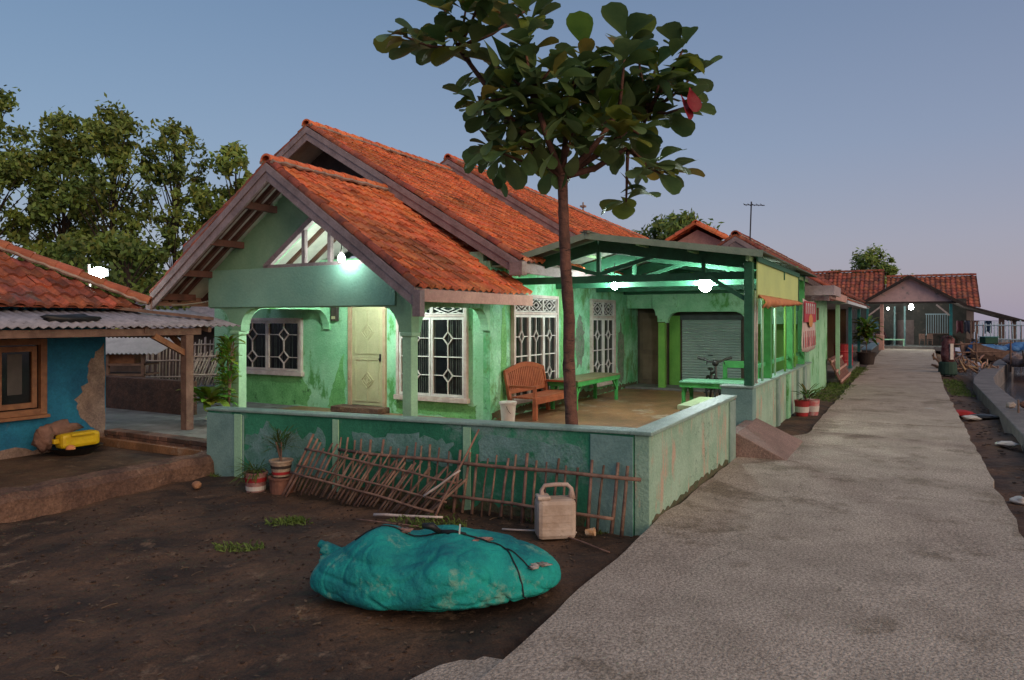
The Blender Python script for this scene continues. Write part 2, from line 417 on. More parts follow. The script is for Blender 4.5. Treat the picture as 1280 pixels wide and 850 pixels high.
# the path: cast slabs with joints, edges slightly uneven
def edge(a, s): return .05 * noise.noise(Vector((a * 1.3, s, 0))) + .02 * noise.noise(Vector((a * 6, s, 2)))
mb = MB()
def path_left(a):
    if a < 3.9: return -.03 + min(0, a) * .03
    if a < 6.0: return -.03 - (a - 3.9) * .05
    if a < 6.7: return -.14 - (a - 6) * .75
    return -.66
stops = [-9, 5.75, 8.9, 11.8, 15.2, 19, 23.5, 28, 33, 38, 44, 50]
for i in range(len(stops) - 1):
    a0, a1 = stops[i] + .012, stops[i + 1] - .012
    n = max(3, int((a1 - a0) / .25))
    L_ = []; 
    dz = rnd(-.004, .006)
    for k in range(n + 1):
        a = a0 + (a1 - a0) * k / n
        bl = path_left(a) + edge(a, 1); br = -3.15 - max(0, (a - 18)) * .02 + edge(a, 5)
        L_.append((a, bl, br))
    m_ = 10
    base = len(mb.v)
    for (a, bl, br) in L_:
        for j in range(m_ + 1):
            b = bl + (br - bl) * j / m_
            mb.v.append(Vector((a, b, dz + .012 * noise.noise(Vector((a * .8, b * .8, 0))))))
        mb.v.append(Vector((a, br, -.28))); mb.v.append(Vector((a, bl, -.28)))
    st = m_ + 3
    for k in range(n):
        for j in range(st):
            a = base + k * st + j; b = base + k * st + (j + 1) % st
            mb.f.append((a, b, b + st, a + st)); mb.t.append((1, 1, 1))
    mb.f.append(tuple(base + j for j in range(st))); mb.t.append((1, 1, 1))
    mb.f.append(tuple(base + n * st + j for j in reversed(range(st)))); mb.t.append((1, 1, 1))
mesh('path', mb, CONC, kind='structure', origin=(0, 0, 0))
# broken lip of the path in front
mb = MB()
pts = [(-3.9, -.4), (-3.05, -.3), (-3.1, .03), (-3.17, .05), (-3.2, .12), (-3.32, .2), (-3.5, .24), (-3.9, .3)]
mb.prism([(p[0], p[1]) for p in pts], lambda a, b, d: (a, b, d), -.25, -.035)
mesh('path_apron', mb, CONC, kind='structure')
# terrace floor inside the yard wall
mb = MB(); mb.box(.15, 13.6, .12, 9.6, -.2, .10); mesh('terrace_floor', mb, FLOOR, kind='structure', bev=.01)
mb = MB(); mb.box(.5, 9, 9.62, 17, -.2, .10); mb.box(.5, 2.38, 6.5, 9.6, .101, .107); mesh('paved_yard', mb, PAVE, kind='structure')
# sea wall
t = MB()
cl = [(-6, -4.2), (4, -4.2), (8, -4.2), (12, -4.2), (16, -4.22), (19.4, -4.25), (22, -4.45), (26, -4.95), (31, -5.7), (37, -6.6)]
for i, (a, b) in enumerate(cl):
    for s_, z_ in ((.28, -.5), (.28, .08), (-.28, .08), (-.28, -1.0)): t.v.append(Vector((a, b + s_ + rnd(-.02, .02), z_)))
for i in range(len(cl) - 1):
    for j in range(4):
        a = i * 4 + j; b = i * 4 + (j + 1) % 4; t.f.append((a, b, b + 4, a + 4)); t.t.append((1, 1, 1))
t.f.append((3, 2, 1, 0)); t.t.append((1, 1, 1)); e = (len(cl) - 1) * 4; t.f.append((e, e + 1, e + 2, e + 3)); t.t.append((1, 1, 1))
mesh('sea_wall', t, CONC2, bev=.02, label='low grey concrete sea wall curving between the dirt strip and the water', cat='sea wall')

# pebbles / clods on the yard
mb = MB(ID)
for i in range(2600):
    x = rnd(-6, 1.5); y = rnd(3.4, 9.5)
    q = INV @ Vector((x, y, 0))
    if q.y < .15 or q.x > -.05 or (q.y > 6.1): continue
    r_ = rnd(.004, .016)
    k = rnd(.8, 2.2)
    mb.ball((x, y, gz(q.x, q.y, x, y) + r_ * .3), (r_ * rnd(.8, 1.6), r_ * rnd(.8, 1.6), r_ * .7), 5, 3, (k, k * .95, k * .9))
M_CLOD = mat('earth_clod', (.05, .032, .025), (.03, .02, .016), 5, .9, .3, tint=True)
mesh('earth_clods', mb, M_CLOD, kind='stuff', origin=(0, 0, 0), label='small stones and clods scattered over the dark yard', cat='gravel')
# dry leaf litter
mb = MB(ID)
for i in range(900):
    x = rnd(-5.5, 1.4); y = rnd(3.6, 9.3)
    q = INV @ Vector((x, y, 0))
    if q.y < .15 or q.x > -.02 or (q.y > 6.1): continue
    z = gz(q.x, q.y, x, y) + .012; an = rnd(0, 6.3); l = rnd(.01, .03)
    c_ = Vector((x, y, z)); d = Vector((math.cos(an), math.sin(an), rnd(-.1, .3))) * l; e_ = Vector((-math.sin(an), math.cos(an), rnd(-.2, .3))) * l * .4
    mb.add([c_ - d, c_ + e_, c_ + d, c_ - e_], [(0, 1, 2, 3)], (rnd(.6, 1.6),) * 3)
for i in range(70):
    x = rnd(-5.0, 1.2); y = rnd(3.8, 9.0); q = INV @ Vector((x, y, 0))
    if q.y < .25 or q.x > -.1 or q.y > 5.9: continue
    z = gz(q.x, q.y, x, y) + .008; an = rnd(0, 6.3); l = rnd(.05, .16)
    mb.tube([(x, y, z), (x + math.cos(an) * l * .5 + rnd(-.01, .01), y + math.sin(an) * l * .5, z + .008), (x + math.cos(an) * l, y + math.sin(an) * l, z)], rnd(.002, .004), 4, t=(rnd(.6, 1.4),) * 3)
mesh('leaf_litter', mb, mat('dry_litter', (.15, .10, .06), (.09, .06, .04), 5, .9, 0, tint=True), kind='stuff', origin=(0, 0, 0), label='dry leaf scraps strewn over the dark yard', cat='litter')

# ------------------------------------------------------------------ yard wall in front
yw = thing('garden_wall', 'low green plaster wall running round the front yard up to the gate', 'wall')
mb = MB()
zl = lambda b: .863 - .139 * (b / 6.44)
mb.hexa([(0, .16, -.3), (.16, .16, -.3), (.16, 6.44, -.3), (0, 6.44, -.3), (0, .16, zl(0)), (.16, .16, zl(0)), (.16, 6.44, zl(6.44)), (0, 6.44, zl(6.44))])
mesh('front_wall', mb, YARDWALL, yw, bev=.008)
mb = MB(); mb.box(0, 3.9, 0, .155, -.3, .86); mesh('side_wall', mb, SIDEWALL, yw, bev=.008)
for b0, b1 in ((.165, .62), (2.06, 2.16), (4.0, 4.1)):
    mb = MB(); mb.box(-.02, -.003, b0, b1, -.3, zl(b0) - .02); mesh('pilaster', mb, PILG if b0 < 1 else PALEG, yw, bev=.004)
mb = MB(); mb.box(-.02, -.003, 5.7, 6.44, -.3, .70); mesh('pilaster', mb, PILG, yw, bev=.004)
mb = MB(); mb.box(-.04, -.022, 5.72, 5.86, -.3, .715); mesh('pilaster', mb, PALEG, yw, bev=.004)
mb = MB(); mb.box(3.55, 3.92, -.025, -.003, -.2, .84); mesh('pilaster', mb, COPING, yw, bev=.004)
mb = MB(); mb.box(3.903, 3.96, -.01, .16, -.2, .86); mesh('pilaster', mb, FASCIA, yw, bev=.004)
mb = MB()
mb.hexa([(-.03, .2, .864), (.22, .2, .864), (.22, 6.46, .726), (-.03, 6.46, .726), (-.03, .2, .90), (.22, .2, .90), (.22, 6.46, .762), (-.03, 6.46, .762)])
mb.box(-.03, 3.97, -.03, .2, .862, .902)
mesh('coping', mb, COPING, yw, bev=.01)
# wall beyond the gate
sw = thing('garden_wall', 'low faded green wall beyond the gate under the carport posts', 'wall', (5.3, 0, 0))
mb = MB(); mb.box(5.6, 13.3, 0, .15, -.2, .88); mesh('side_wall', mb, SIDEWALL, sw, bev=.008)
mb = MB(); mb.box(5.3, 5.595, -.01, .5, -.2, .88); mesh('gate_pier', mb, PILG, sw, bev=.01)
for a0, a1, m_ in ((7.7, 7.95, COPING), (9.0, 9.35, MINT), (10.6, 10.8, COPING), (11.7, 12.1, COPING)):
    mb = MB(); mb.box(a0, a1, -.05, -.003, -.2, .86); mesh('pilaster', mb, m_, sw, bev=.004)
mb = MB(); mb.box(5.62, 13.3, -.03, .2, .883, .915); mb.box(5.28, 5.618, -.03, .52, .883, .92); mesh('coping', mb, COPING, sw, bev=.008)
# ramp
mb = MB()
mb.add([(3.97, .12, -.15), (3.97, -.0, -.15), (4.0, -.72, -.15), (5.85, -.70, -.15), (5.6, -.03, -.15), (5.6, .12, -.15),
        (3.97, .12, .35), (3.97, -.03, .34), (4.0, -.72, .0), (5.85, -.70, .012), (5.6, -.03, .37), (5.6, .12, .37)],
       [(5, 4, 3, 2, 1, 0), (6, 7, 10, 11), (7, 8, 9, 10), (0, 1, 7, 6), (1, 2, 8, 7), (2, 3, 9, 8), (3, 4, 10, 9), (4, 5, 11, 10), (5, 0, 6, 11)])
mesh('gate_ramp', mb, mat('ramp_concrete', (.30, .20, .17), (.22, .15, .125), 2, .85, .7, 25, fine=(60, .3)), bev=.012, label='wedge shaped concrete ramp sloping down from the gate opening to the path', cat='ramp')

# ------------------------------------------------------------------ tiles
def tile_slope(mb, E, A, S, tw=.21, tl=.27, keep=None, seg=5, amp=.026, var=.16, dark=.1):
    E = Vector(E); A = Vector(A); S = Vector(S)
    la = A.length; ls = S.length; Au = A.normalized(); Su = S.normalized()
    N_ = Au.cross(Su).normalized()
    if N_.z < 0: N_ = -N_
    na = max(1, round(la / tw)); ns = max(1, round(ls / tl)); tw = la / na; tl = ls / ns
    for j in range(ns):
        for i in range(na):
            if keep and not keep((i + .5) * tw, (j + .5) * tl): continue
            k = 1 + rnd(-var, var)
            if random.random() < dark: k *= rnd(.5, .8)
            t = (k, k * rnd(.86, 1.12), k * rnd(.85, 1.15))
            jx = rnd(-.008, .008); js = rnd(-.012, .012); lift = rnd(0, .008)
            pc = E + Au * ((i + .5) * tw) + Su * ((j + .5) * tl)
            sag = .035 * noise.noise(pc * .9) + .012 * noise.noise(pc * 3)
            age = max(0, noise.noise(pc * .8 + Vector((3, 9, 1))))
            t = (t[0] * (1 - .55 * age), t[1] * (1 - .35 * age), t[2] * (1 - .2 * age)); lift += sag
            base = len(mb.v)
            for e, (ss, h) in enumerate(((j * tl - .02 + js, -.012 + sag), (j * tl - .02 + js, .034 + lift), ((j + 1) * tl + .01, .004 + sag))):
                for q in range(seg + 1):
                    f = q / seg
                    wv = amp * (math.sin((f + .05) * 2 * math.pi) * .75 + .5 * math.cos(f * 4 * math.pi) * .3)
                    mb.v.append(E + Au * ((i + f * 1.03) * tw + jx) + Su * ss + N_ * (h + wv + .03))
            s1 = seg + 1
            for e in range(2):
                for q in range(seg):
                    a = base + e * s1 + q
                    mb.f.append((a, a + 1, a + 1 + s1, a + s1)); mb.t.append(t)
def ridge_caps(mb, P, Q, r=.11, step=.3, mort=None):
    P = Vector(P); Q = Vector(Q); d = Q - P; L = d.length; d.normalize()
    x = d.cross(Vector((0, 0, 1))).normalized(); y = x.cross(d).normalized()
    n = max(1, round(L / step)); st = L / n
    for i in range(n):
        k = 1 + rnd(-.2, .15); t = (k, k * rnd(.85, 1.1), k * rnd(.85, 1.1))
        base = len(mb.v); dz = rnd(-.008, .008)
        for e, (s_, rr) in enumerate(((i * st - .015, r * .8), (i * st - .015, r * 1.15), ((i + 1) * st, r * .95))):
            for q in range(8):
                an = math.pi * (q / 7) * 1.1 - .05 * math.pi
                mb.v.append(P + d * s_ + x * (math.cos(an) * rr) + y * (math.sin(an) * rr * .9 + dz))
        for e in range(2):
            for q in range(7):
                a = base + e * 8 + q; mb.f.append((a, a + 1, a + 9, a + 8)); mb.t.append(t)
    if mort is not None:
        nn = int(L / .1)
        for sgn in (-1, 1):
            pts = []
            for i in range(nn + 1):
                pts.append(P + d * (L * i / nn) + x * (sgn * (r * 1.12 + rnd(-.01, .015))) + y * (-.025 + rnd(-.012, .012)))
            mort.tube(pts, [rnd(.02, .042) for _ in pts], 5)
def slab(mb, E, A, S, th, off):
    E = Vector(E); A = Vector(A); S = Vector(S); N_ = A.cross(S).normalized()
    if N_.z < 0: N_ = -N_
    lo = [E + N_ * off, E + A + N_ * off, E + A + S + N_ * off, E + S + N_ * off]
    mb.hexa([p for p in lo] + [p + N_ * th for p in lo])

# ------------------------------------------------------------------ green house
gh = thing('green_house', 'mint green house with stepped orange tiled gables and an arched porch', 'house', (4.85, 8.5, .1))
aP, bW = 4.85, 4.68
# walls: one shell of wall boxes butted end to end
mb = MB(); mb.prism([(bW + .152, .05), (12.35, .05), (12.35, 3.3), (bW + .152, 3.3)], lambda b, z, d: (aP + d, b, z), 0, .15); mesh('front_wall', mb, MINT, gh)
mb = MB(); mb.box(aP, 13.3, bW, bW + .15, .05, 3.12); mesh('side_wall', mb, MINTW, gh)
mb = MB(); mb.box(5.0, 28.4, 12.2, 12.35, .05, 3.6); mesh('side_wall', mb, MINT, gh)
# porch gable wall with a triangular opening; outer shape from pieces
ga = 2.46
def fa(b, z, d): return (ga + d, b, z)
ridge_b, ridge_z, eave_z = 7.15, 4.56, 2.42
sl = (ridge_z - eave_z) / (ridge_b - 4.1)
def zr(b): return ridge_z - abs(b - ridge_b) * sl - .06
T0, T1, TA, TZ0, TZ1 = 5.55, 7.92, 6.78, 2.97, 3.78
mb = MB()
mb.prism([(4.68, 2.83), (9.42, 2.83), (9.42, zr(9.42)), (7.92, zr(7.92)), (7.92, 2.97), (5.55, 2.97), (5.55, zr(5.55)), (4.68, zr(4.68))], fa, 0, .12)
mb.prism([(7.92, 2.972), (7.92, zr(7.92)), (7.15, zr(7.15)), (6.78, zr(6.78)), (6.78, TZ1)], fa, 0, .12)
mb.prism([(5.55, 2.972), (6.78, TZ1), (6.78, zr(6.78)), (5.55, zr(5.55))], fa, 0, .12)
mesh('gable_wall', mb, GABLE, gh)
fr_ = MB()
for p, q in (((5.5, 2.94), (7.98, 2.94)), ((7.96, 2.95), (6.75, 3.80)), ((6.82, 3.80), (5.53, 2.95))):
    fr_.bar((ga - .03, p[0], p[1]), (ga - .03, q[0], q[1]), .10, .09, up=(1, 0, 0))
for bb in (7.02, 6.42):
    top = 2.97 + (TZ1 - 2.97) * (1 - abs(bb - 6.76) / 1.2)
    fr_.bar((ga - .02, bb, 2.97), (ga - .02, bb, top), .075, .075)
mesh('gable_vent', fr_, BARGE, gh, bev=.004)
# porch front arcade
def arch(mb, fn, s0, s1, zt, zb, thick, rx=.36, rz=.42, left=True, right=True, d0=0):
    pl = [(s0, zt), (s0, zb)]
    if left:
        pl = [(s0, zt), (s0, zb - rz)]
        for i in range(7):
            an = math.pi / 2 * i / 6
            pl.append((s0 + .05 + rx * (1 - math.cos(an)), zb - rz + rz * math.sin(an)))
    if right:
        for i in range(7):
            an = math.pi / 2 * (6 - i) / 6
            pl.append((s1 - .05 - rx * (1 - math.cos(an)), zb - rz + rz * math.sin(an)))
        pl += [(s1, zb - rz), (s1, zt)]
    else: pl += [(s1, zb), (s1, zt)]
    mb.prism(pl, fn, d0, d0 + thick)
fA = lambda s, z, d: (2.4 + d, s, z)
mb = MB()
arch(mb, fA, 4.88, 8.63, 2.828, 2.22, .2)
mb.box(2.4, 2.6, 8.63, 8.83, 1.80, 2.828)
arch(mb, fA, 8.83, 9.42, 2.828, 2.22, .2, rx=.3, rz=.35, right=False)
mb.box(2.4, 2.6, 4.68, 4.88, 1.80, 2.828)
mesh('porch_beam', mb, GABLE, gh)
mb = MB(); mb.box(2.36, 2.398, 4.98, 9.42, 2.235, 2.93); mesh('lintel', mb, LINTEL, gh, bev=.006)
for b0 in (4.68, 8.63):
    mb = MB(); mb.box(2.41, 2.59, b0 + .012, b0 + .188, .1, 1.78); mb.box(2.38, 2.62, b0 - .02, b0 + .22, 1.74, 1.80)
    mesh('porch_column', mb, PALEG, gh, bev=.01)
mb = MB(); fS = lambda s, z, d: (s, 4.68 + d, z); arch(mb, fS, 2.602, 4.845, 2.86, 2.22, .18); mesh('porch_beam', mb, MINT, gh)
mb = MB(); fS2 = lambda s, z, d: (s, 8.65 + d, z); arch(mb, fS2, 2.602, 4.845, 2.86, 2.22, .18); mesh('porch_beam', mb, MINT, gh)
mb = MB(); mb.box(2.602, 4.845, 9.22, 9.42, 2.25, 2.86); mesh('porch_beam', mb, GABLE, gh)
# plinth step at the door
mb = MB(); mb.box(4.45, 4.845, 7.05, 8.3, .1, .22); mesh('door_step', mb, EARTHK, gh, bev=.02)

def roof(root, a0, a1, be, ze, br, zrg, bl, zl_, m, under=True, caps=True, barge=True, seed=0, tw=.21, zr1=None, ze1=None, raft=True, tl=.27):
    """gabled roof, ridge along a: right eave be,ze ; ridge br,zrg ; left eave bl,zl_"""
    zr1 = zrg if zr1 is None else zr1; ze1 = ze if ze1 is None else ze1
    mbt = MB()
    A = Vector((a1 - a0, 0, zr1 - zrg))
    tile_slope(mbt, (a0, be, ze), A, (0, br - be, zrg - ze), tw, tl)
    tile_slope(mbt, (a0, bl, zl_), A, (0, br - bl, zrg - zl_), tw, tl)
    ro = mesh('roof', mbt, m, root, smooth=False)
    if under:
        u_ = MB()
        slab(u_, (a0 + .02, be, ze), A - Vector((.02, 0, 0)), (0, br - be, zrg - ze), .02, -.05)
        slab(u_, (a0 + .02, bl, zl_), A - Vector((.02, 0, 0)), (0, br - bl, zrg - zl_), .02, -.05)
        mesh('sheathing', u_, SHEATH, ro)
    if caps:
        c_ = MB(); mo = MB()
        ridge_caps(c_, (a0 - .05, br, zrg + .05), (a1, br, zr1 + .05), mort=mo)
        mesh('ridge_cap', c_, m, ro); mesh('ridge_mortar', mo, MORTAR, ro)
    if barge:
        for (b_, z_, sg) in ((be, ze, 1), (bl, zl_, -1)):
            q = MB()
            q.hexa([(a0 - .04, b_, z_ - .30), (a0 + .01, b_, z_ - .30), (a0 + .01, br, zrg - .30), (a0 - .04, br, zrg - .30),
                    (a0 - .04, b_, z_ - .02), (a0 + .01, b_, z_ - .02), (a0 + .01, br, zrg - .02), (a0 - .04, br, zrg - .02)])
            q.hexa([(a0 - .065, b_, z_ - .14), (a0 - .043, b_, z_ - .14), (a0 - .043, br, zrg - .14), (a0 - .065, br, zrg - .14),
                    (a0 - .065, b_, z_ - .0), (a0 - .043, b_, z_ - .0), (a0 - .043, br, zrg - .0), (a0 - .065, br, zrg - .0)])
            mesh('bargeboard', q, BARGE, ro, bev=.004)
            q = MB()  # edge tiles along the gable
            P = Vector((a0 + .03, b_, z_ + .03)); Q = Vector((a0 + .03, br, zrg + .03))
            ridge_caps(q, P, Q, r=.075, step=.28)
            mesh('verge_tile', q, TERRAD if m is TERRA else m, ro)
    return ro
pr = roof(gh, 1.75, 5.35, 4.1, 2.48, ridge_b, 4.62, 10.2, 2.48, TERRA)
# rafters and purlins of the porch overhang
for a in (1.90, 2.10, 2.30, 2.85, 3.45, 4.05, 4.6):
    for (b_, z_) in ((4.1, 2.48), (10.2, 2.48)):
        q = MB(); q.bar((a, b_, z_ - .10), (a, ridge_b, 4.62 - .10), .06, .09); mesh('rafter', q, RAFTER, pr)
for bb in (9.95, 9.35, 8.6, 7.75):
    z_ = 4.62 - abs(bb - ridge_b) * sl - .22
    q = MB(); q.bar((1.72, bb, z_), (2.46, bb, z_), .10, .12); mesh('purlin', q, RAFTER, pr, bev=.004)
q = MB(); q.box(1.79, 5.35, 4.03, 4.075, 2.27, 2.46); mesh('eave_fascia', q, FASCIA, pr, bev=.004)
q = MB(); q.box(1.79, 5.35, 10.225, 10.27, 2.27, 2.46); mesh('eave_fascia', q, FASCIA, pr, bev=.004)
for bb in (4.06, 10.24):
    q = MB(); q.box(1.68, 1.80, bb - .07, bb + .07, 2.05, 2.44); mesh('barge_end', q, BARGE, pr, bev=.006)
# soffit strip under the right eave
q = MB(); q.box(2.6, 4.84, 4.08, 4.67, 2.40, 2.42); mesh('soffit', q, GABLE, pr)
# main roof front section
mr1 = roof(gh, 4.8, 10.35, 4.0, 3.08, 9.27, 6.22, 13.35, 3.78, TERRA)
q = MB(); q.prism([(4.9, 3.3), (9.27, 5.98), (12.9, 3.8)], lambda b, z, d: (5.5 + d, b, z), 0, .08); mesh('attic_shade_sheet', q, DARKWOOD, gh)  # dark sheet stands in for the shaded attic void behind the bargeboards
q = MB(); q.box(4.72, 4.92, 3.93, 4.2, 2.82, 3.08); mesh('barge_end', q, BARGE, mr1, bev=.008)
q = MB(); q.box(4.9, 13.3, 3.96, 4.0, 2.86, 3.04); mesh('eave_fascia', q, BARGE, mr1, bev=.004)
q = MB(); q.box(4.9, 13.2, 4.0, 4.67, 3.0, 3.03); mesh('soffit', q, GABLE, mr1)
# rear, slightly higher section
mr2 = roof(gh, 10.3, 28.3, 4.0, 3.42, 9.27, 6.58, 13.35, 4.1, TERRA, zr1=5.98)
# vent finial
q = MB()
q.tube([(20, 9.27, 6.2), (20, 9.27, 6.75)], .03, 6); q.box(19.9, 20.1, 9.17, 9.37, 6.55, 6.62)
mesh('ridge_finial', q, MORTAR, mr2)

# windows ---------------------------------------------------------
def window(root, m, wdt, z0, z1, n=2, lat=0, rows=2, col=WHITE, sillc=PINKW, dw=.11, midbar=True, dhm=.13):
    """m(s,z,d)->point ; d is outward"""
    def bx(mb, s0, s1, a0, a1, d0, d1):
        c = [m(s0, a0, d0), m(s1, a0, d0), m(s1, a0, d1), m(s0, a0, d1), m(s0, a1, d0), m(s1, a1, d0), m(s1, a1, d1), m(s0, a1, d1)]
        mb.hexa(c)
    up = (Vector(m(0, 0, 1)) - Vector(m(0, 0, 0)))
    def br_(mb, p, q, w_, d=.03):
        mb.bar(m(p[0], p[1], d), m(q[0], q[1], d), w_, .03, up=up)
    fw = .065
    f = MB(); bx(f, -fw, 0, z0 - fw, z1 + fw, .003, .08); bx(f, wdt, wdt + fw, z0 - fw, z1 + fw, .003, .08)
    bx(f, .001, wdt - .001, z1, z1 + fw, .003, .075); bx(f, -.10, wdt + .10, z0 - fw - .03, z0 - .002, .003, .11)
    zt = z1 - lat - (.05 if lat else 0)
    if lat: bx(f, .001, wdt - .001, zt, zt + .05, .003, .075)
    W = mesh('window', f, sillc, root, bev=.004)
    g = MB(); bx(g, 0, wdt, z0, z1, .002, .012); mesh('pane', g, GLASS, W)
    cw = wdt / n
    for i in range(n):
        cu = MB(); q = i * cw + .06
        while q < (i + 1) * cw - .08:
            if random.random() < .55: bx(cu, q, q + rnd(.012, .03), z0 + .06, zt - .06, .0125, .0132)
            q += .045
        mesh('curtain', cu, CURTAIN, W)
    for i in range(n):
        s0 = i * cw + .008; s1 = (i + 1) * cw - .008
        c = MB(); st = .042
        bx(c, s0, s0 + st, z0 + .005, zt - .005, .014, .06); bx(c, s1 - st, s1, z0 + .005, zt - .005, .014, .06)
        bx(c, s0 + st, s1 - st, z0 + .005, z0 + .055, .014, .055); bx(c, s0 + st, s1 - st, zt - .055, zt - .005, .014, .055)
        mid = (s0 + s1) / 2; L0 = z0 + .055; L1 = zt - .055; hh = (L1 - L0) / rows
        ww = .017
        for r_ in range(rows):
            cz = L0 + hh * (r_ + .5); dh = min(dhm, hh * .34)
            D = [(mid - dw, cz), (mid, cz + dh), (mid + dw, cz), (mid, cz - dh)]
            for k in range(4): br_(c, D[k], D[(k + 1) % 4], ww)
            br_(c, (s0 + st, cz), D[0], ww); br_(c, D[2], (s1 - st, cz), ww)
            br_(c, (mid, cz + dh), (mid, L0 + hh * (r_ + 1)), ww); br_(c, (mid, L0 + hh * r_), (mid, cz - dh), ww)
            if r_ and midbar: br_(c, (s0 + st, L0 + hh * r_), (s1 - st, L0 + hh * r_), .022)
        mesh('casement', c, col, W)
        if lat:
            l = MB(); y0 = zt + .055; y1 = z1 - .005; cy = (y0 + y1) / 2; hz = (y1 - y0) / 2
            bx(l, s0, s0 + .025, y0, y1, .014, .05); bx(l, s1 - .025, s1, y0, y1, .014, .05)
            for q in (.45, .95):
                D = [(mid - cw * .44 * q, cy), (mid, cy + hz * q), (mid + cw * .44 * q, cy), (mid, cy - hz * q)]
                for k in range(4): br_(l, D[k], D[(k + 1) % 4], .016)
            for sx in (-1, 1):
                for sz in (-1, 1):
                    br_(l, (mid + sx * cw * .22, cy + sz * hz * .5), (mid + sx * cw * .44, cy + sz * hz * .96), .014)
            for zz in (y0 + .012, y1 - .012): br_(l, (s0, zz), (s1, zz), .02)
            mesh('lattice', l, col, W)
    return W
fP = lambda b0: (lambda s, z, d: (aP - d, b0 + s, z))
fW = lambda a0: (lambda s, z, d: (a0 + s, bW - d, z))
window(gh, fP(5.22), 1.56, .50, 2.33, 2, lat=.22)
window(gh, fP(9.52), 2.0, .86, 1.98, 2, rows=2, col=PINKW, dw=.15, dhm=.14, midbar=False)
window(gh, fW(5.72), 1.95, .42, 2.46, 3, lat=.30, dw=.10)
window(gh, fW(9.75), 1.5, .42, 2.46, 2, lat=.36, dw=.13)
# door
d_ = MB(); fm = fP(7.2)
def bxm(mb, m, s0, s1, a0, a1, d0, d1):
    mb.hexa([m(s0, a0, d0), m(s1, a0, d0), m(s1, a0, d1), m(s0, a0, d1), m(s0, a1, d0), m(s1, a1, d0), m(s1, a1, d1), m(s0, a1, d1)])
bxm(d_, fm, 0, .82, .23, 2.3, .003, .045)
D = mesh('door', d_, DOORM, gh, bev=.004)
t = MB()
for (z0, z1) in ((.32, 1.18), (1.30, 2.2)):
    for s0, s1 in ((.10, .40), (.42, .72)):
        for a, b_ in (((s0, z0), (s1, z0)), ((s0, z1), (s1, z1)), ((s0, z0), (s0, z1)), ((s1, z0), (s1, z1))):
            t.bar(fm(a[0], a[1], .05), fm(b_[0], b_[1], .05), .018, .018, up=(1, 0, 0))
    cz = (z0 + z1) / 2; 
    for q in (.09, .16):
        Dm = [(.41 - q, cz), (.41, cz + q * 1.1), (.41 + q, cz), (.41, cz - q * 1.1)]
        for k in range(4): t.bar(fm(Dm[k][0], Dm[k][1], .055), fm(Dm[(k + 1) % 4][0], Dm[(k + 1) % 4][1], .055), .02, .02, up=(1, 0, 0))
mesh('door_moulding', t, DOORM, D)
t = MB(); t.bar(fm(.06, 1.15, .06), fm(.06, 1.30, .06), .03, .03); t.bar(fm(.06, 1.2, .06), fm(.06, 1.2, .11), .02, .02); mesh('handle', t, METALD, D)
t = MB(); bxm(t, fm, .825, .92, .1, 2.36, .003, .07); bxm(t, fm, -.07, -.005, .1, 2.36, .003, .07); bxm(t, fm, -.07, .92, 2.362, 2.44, .003, .07); mesh('door_frame', t, DOORF, gh, bev=.004)
# meter box by the door
t = MB(); bxm(t, fP(8.42), 0, .16, 1.98, 2.3, .003, .09); m1 = mesh('meter_box', t, DARKWOOD, gh, bev=.005)
t = MB(); bxm(t, fP(8.42), .03, .13, 2.02, 2.08, .092, .10); mesh('meter_label', t, DOORM, m1)

def ragged(fn, prof, m, parent, name='bare_patch', d=.004, n=5, amp=.03, seed=1.0):
    pl = []
    for i in range(len(prof)):
        p = prof[i]; q = prof[(i + 1) % len(prof)]
        for k in range(n):
            f = k / n; x = p[0] * (1 - f) + q[0] * f; z = p[1] * (1 - f) + q[1] * f
            pl.append((x + amp * noise.noise(Vector((x * 9, z * 9, seed))), z + amp * noise.noise(Vector((x * 9 + 4, z * 9, seed + 7)))))
    mb_ = MB(); mb_.prism(pl, fn, .0015, d); return mesh(name, mb_, m, parent)
GREYP = mat('peeled_grey_plaster', (.22, .24, .20), (.12, .19, .12), 5, .85, .5, fine=(30, .25), stain=(.10, .34, .16), samt=.5, sscale=6)
ALGAE = mat('algae_green_wall', (.19, .48, .17), (.12, .34, .11), 3.5, .85, .4, fine=(25, .2), stain=(.05, .14, .05), samt=.4, sscale=4)
SPLASH = mat('dirt_splash', (.13, .10, .06), (.08, .10, .05), 6, .9, .5, fine=(30, .25))
w0 = lambda s_, z, d: (s_, bW - d, z); p0 = lambda s_, z, d: (aP - d, s_, z)
ragged(w0, [(8.85, .95), (9.15, .9), (9.35, 1.3), (9.3, 1.8), (9.1, 2.2), (8.95, 2.0), (8.8, 1.5)], GREYP, gh, amp=.13, n=6)
ragged(w0, [(8.15, 1.7), (8.35, 1.65), (8.4, 2.2), (8.2, 2.3)], GREYP, gh, amp=.1, n=6, seed=4)
ragged(w0, [(11.7, .3), (12.1, .3), (12.15, 1.4), (11.85, 2.0), (11.6, 1.2)], GREYP, gh, amp=.12, n=6, seed=9)
ragged(w0, [(7.98, .2), (8.15, .2), (8.12, 2.4), (8.0, 2.5)], ALGAE, gh, amp=.08, n=9, seed=3)
ragged(w0, [(5.25, .3), (5.5, .3), (5.45, 2.4), (5.3, 2.2)], ALGAE, gh, amp=.08, n=9, seed=6)
ragged(p0, [(9.3, .11), (12.2, .11), (12.2, .7), (11.0, .78), (9.6, .76), (9.25, .5)], ALGAE, gh, amp=.12, n=9, seed=2)
ragged(p0, [(5.0, .11), (6.95, .11), (6.9, .36), (5.8, .42), (5.0, .38)], ALGAE, gh, amp=.10, n=9, seed=5)
ragged(p0, [(8.25, .11), (8.75, .11), (8.6, .6), (8.3, 1.3)], ALGAE, gh, amp=.10, n=7, seed=8)
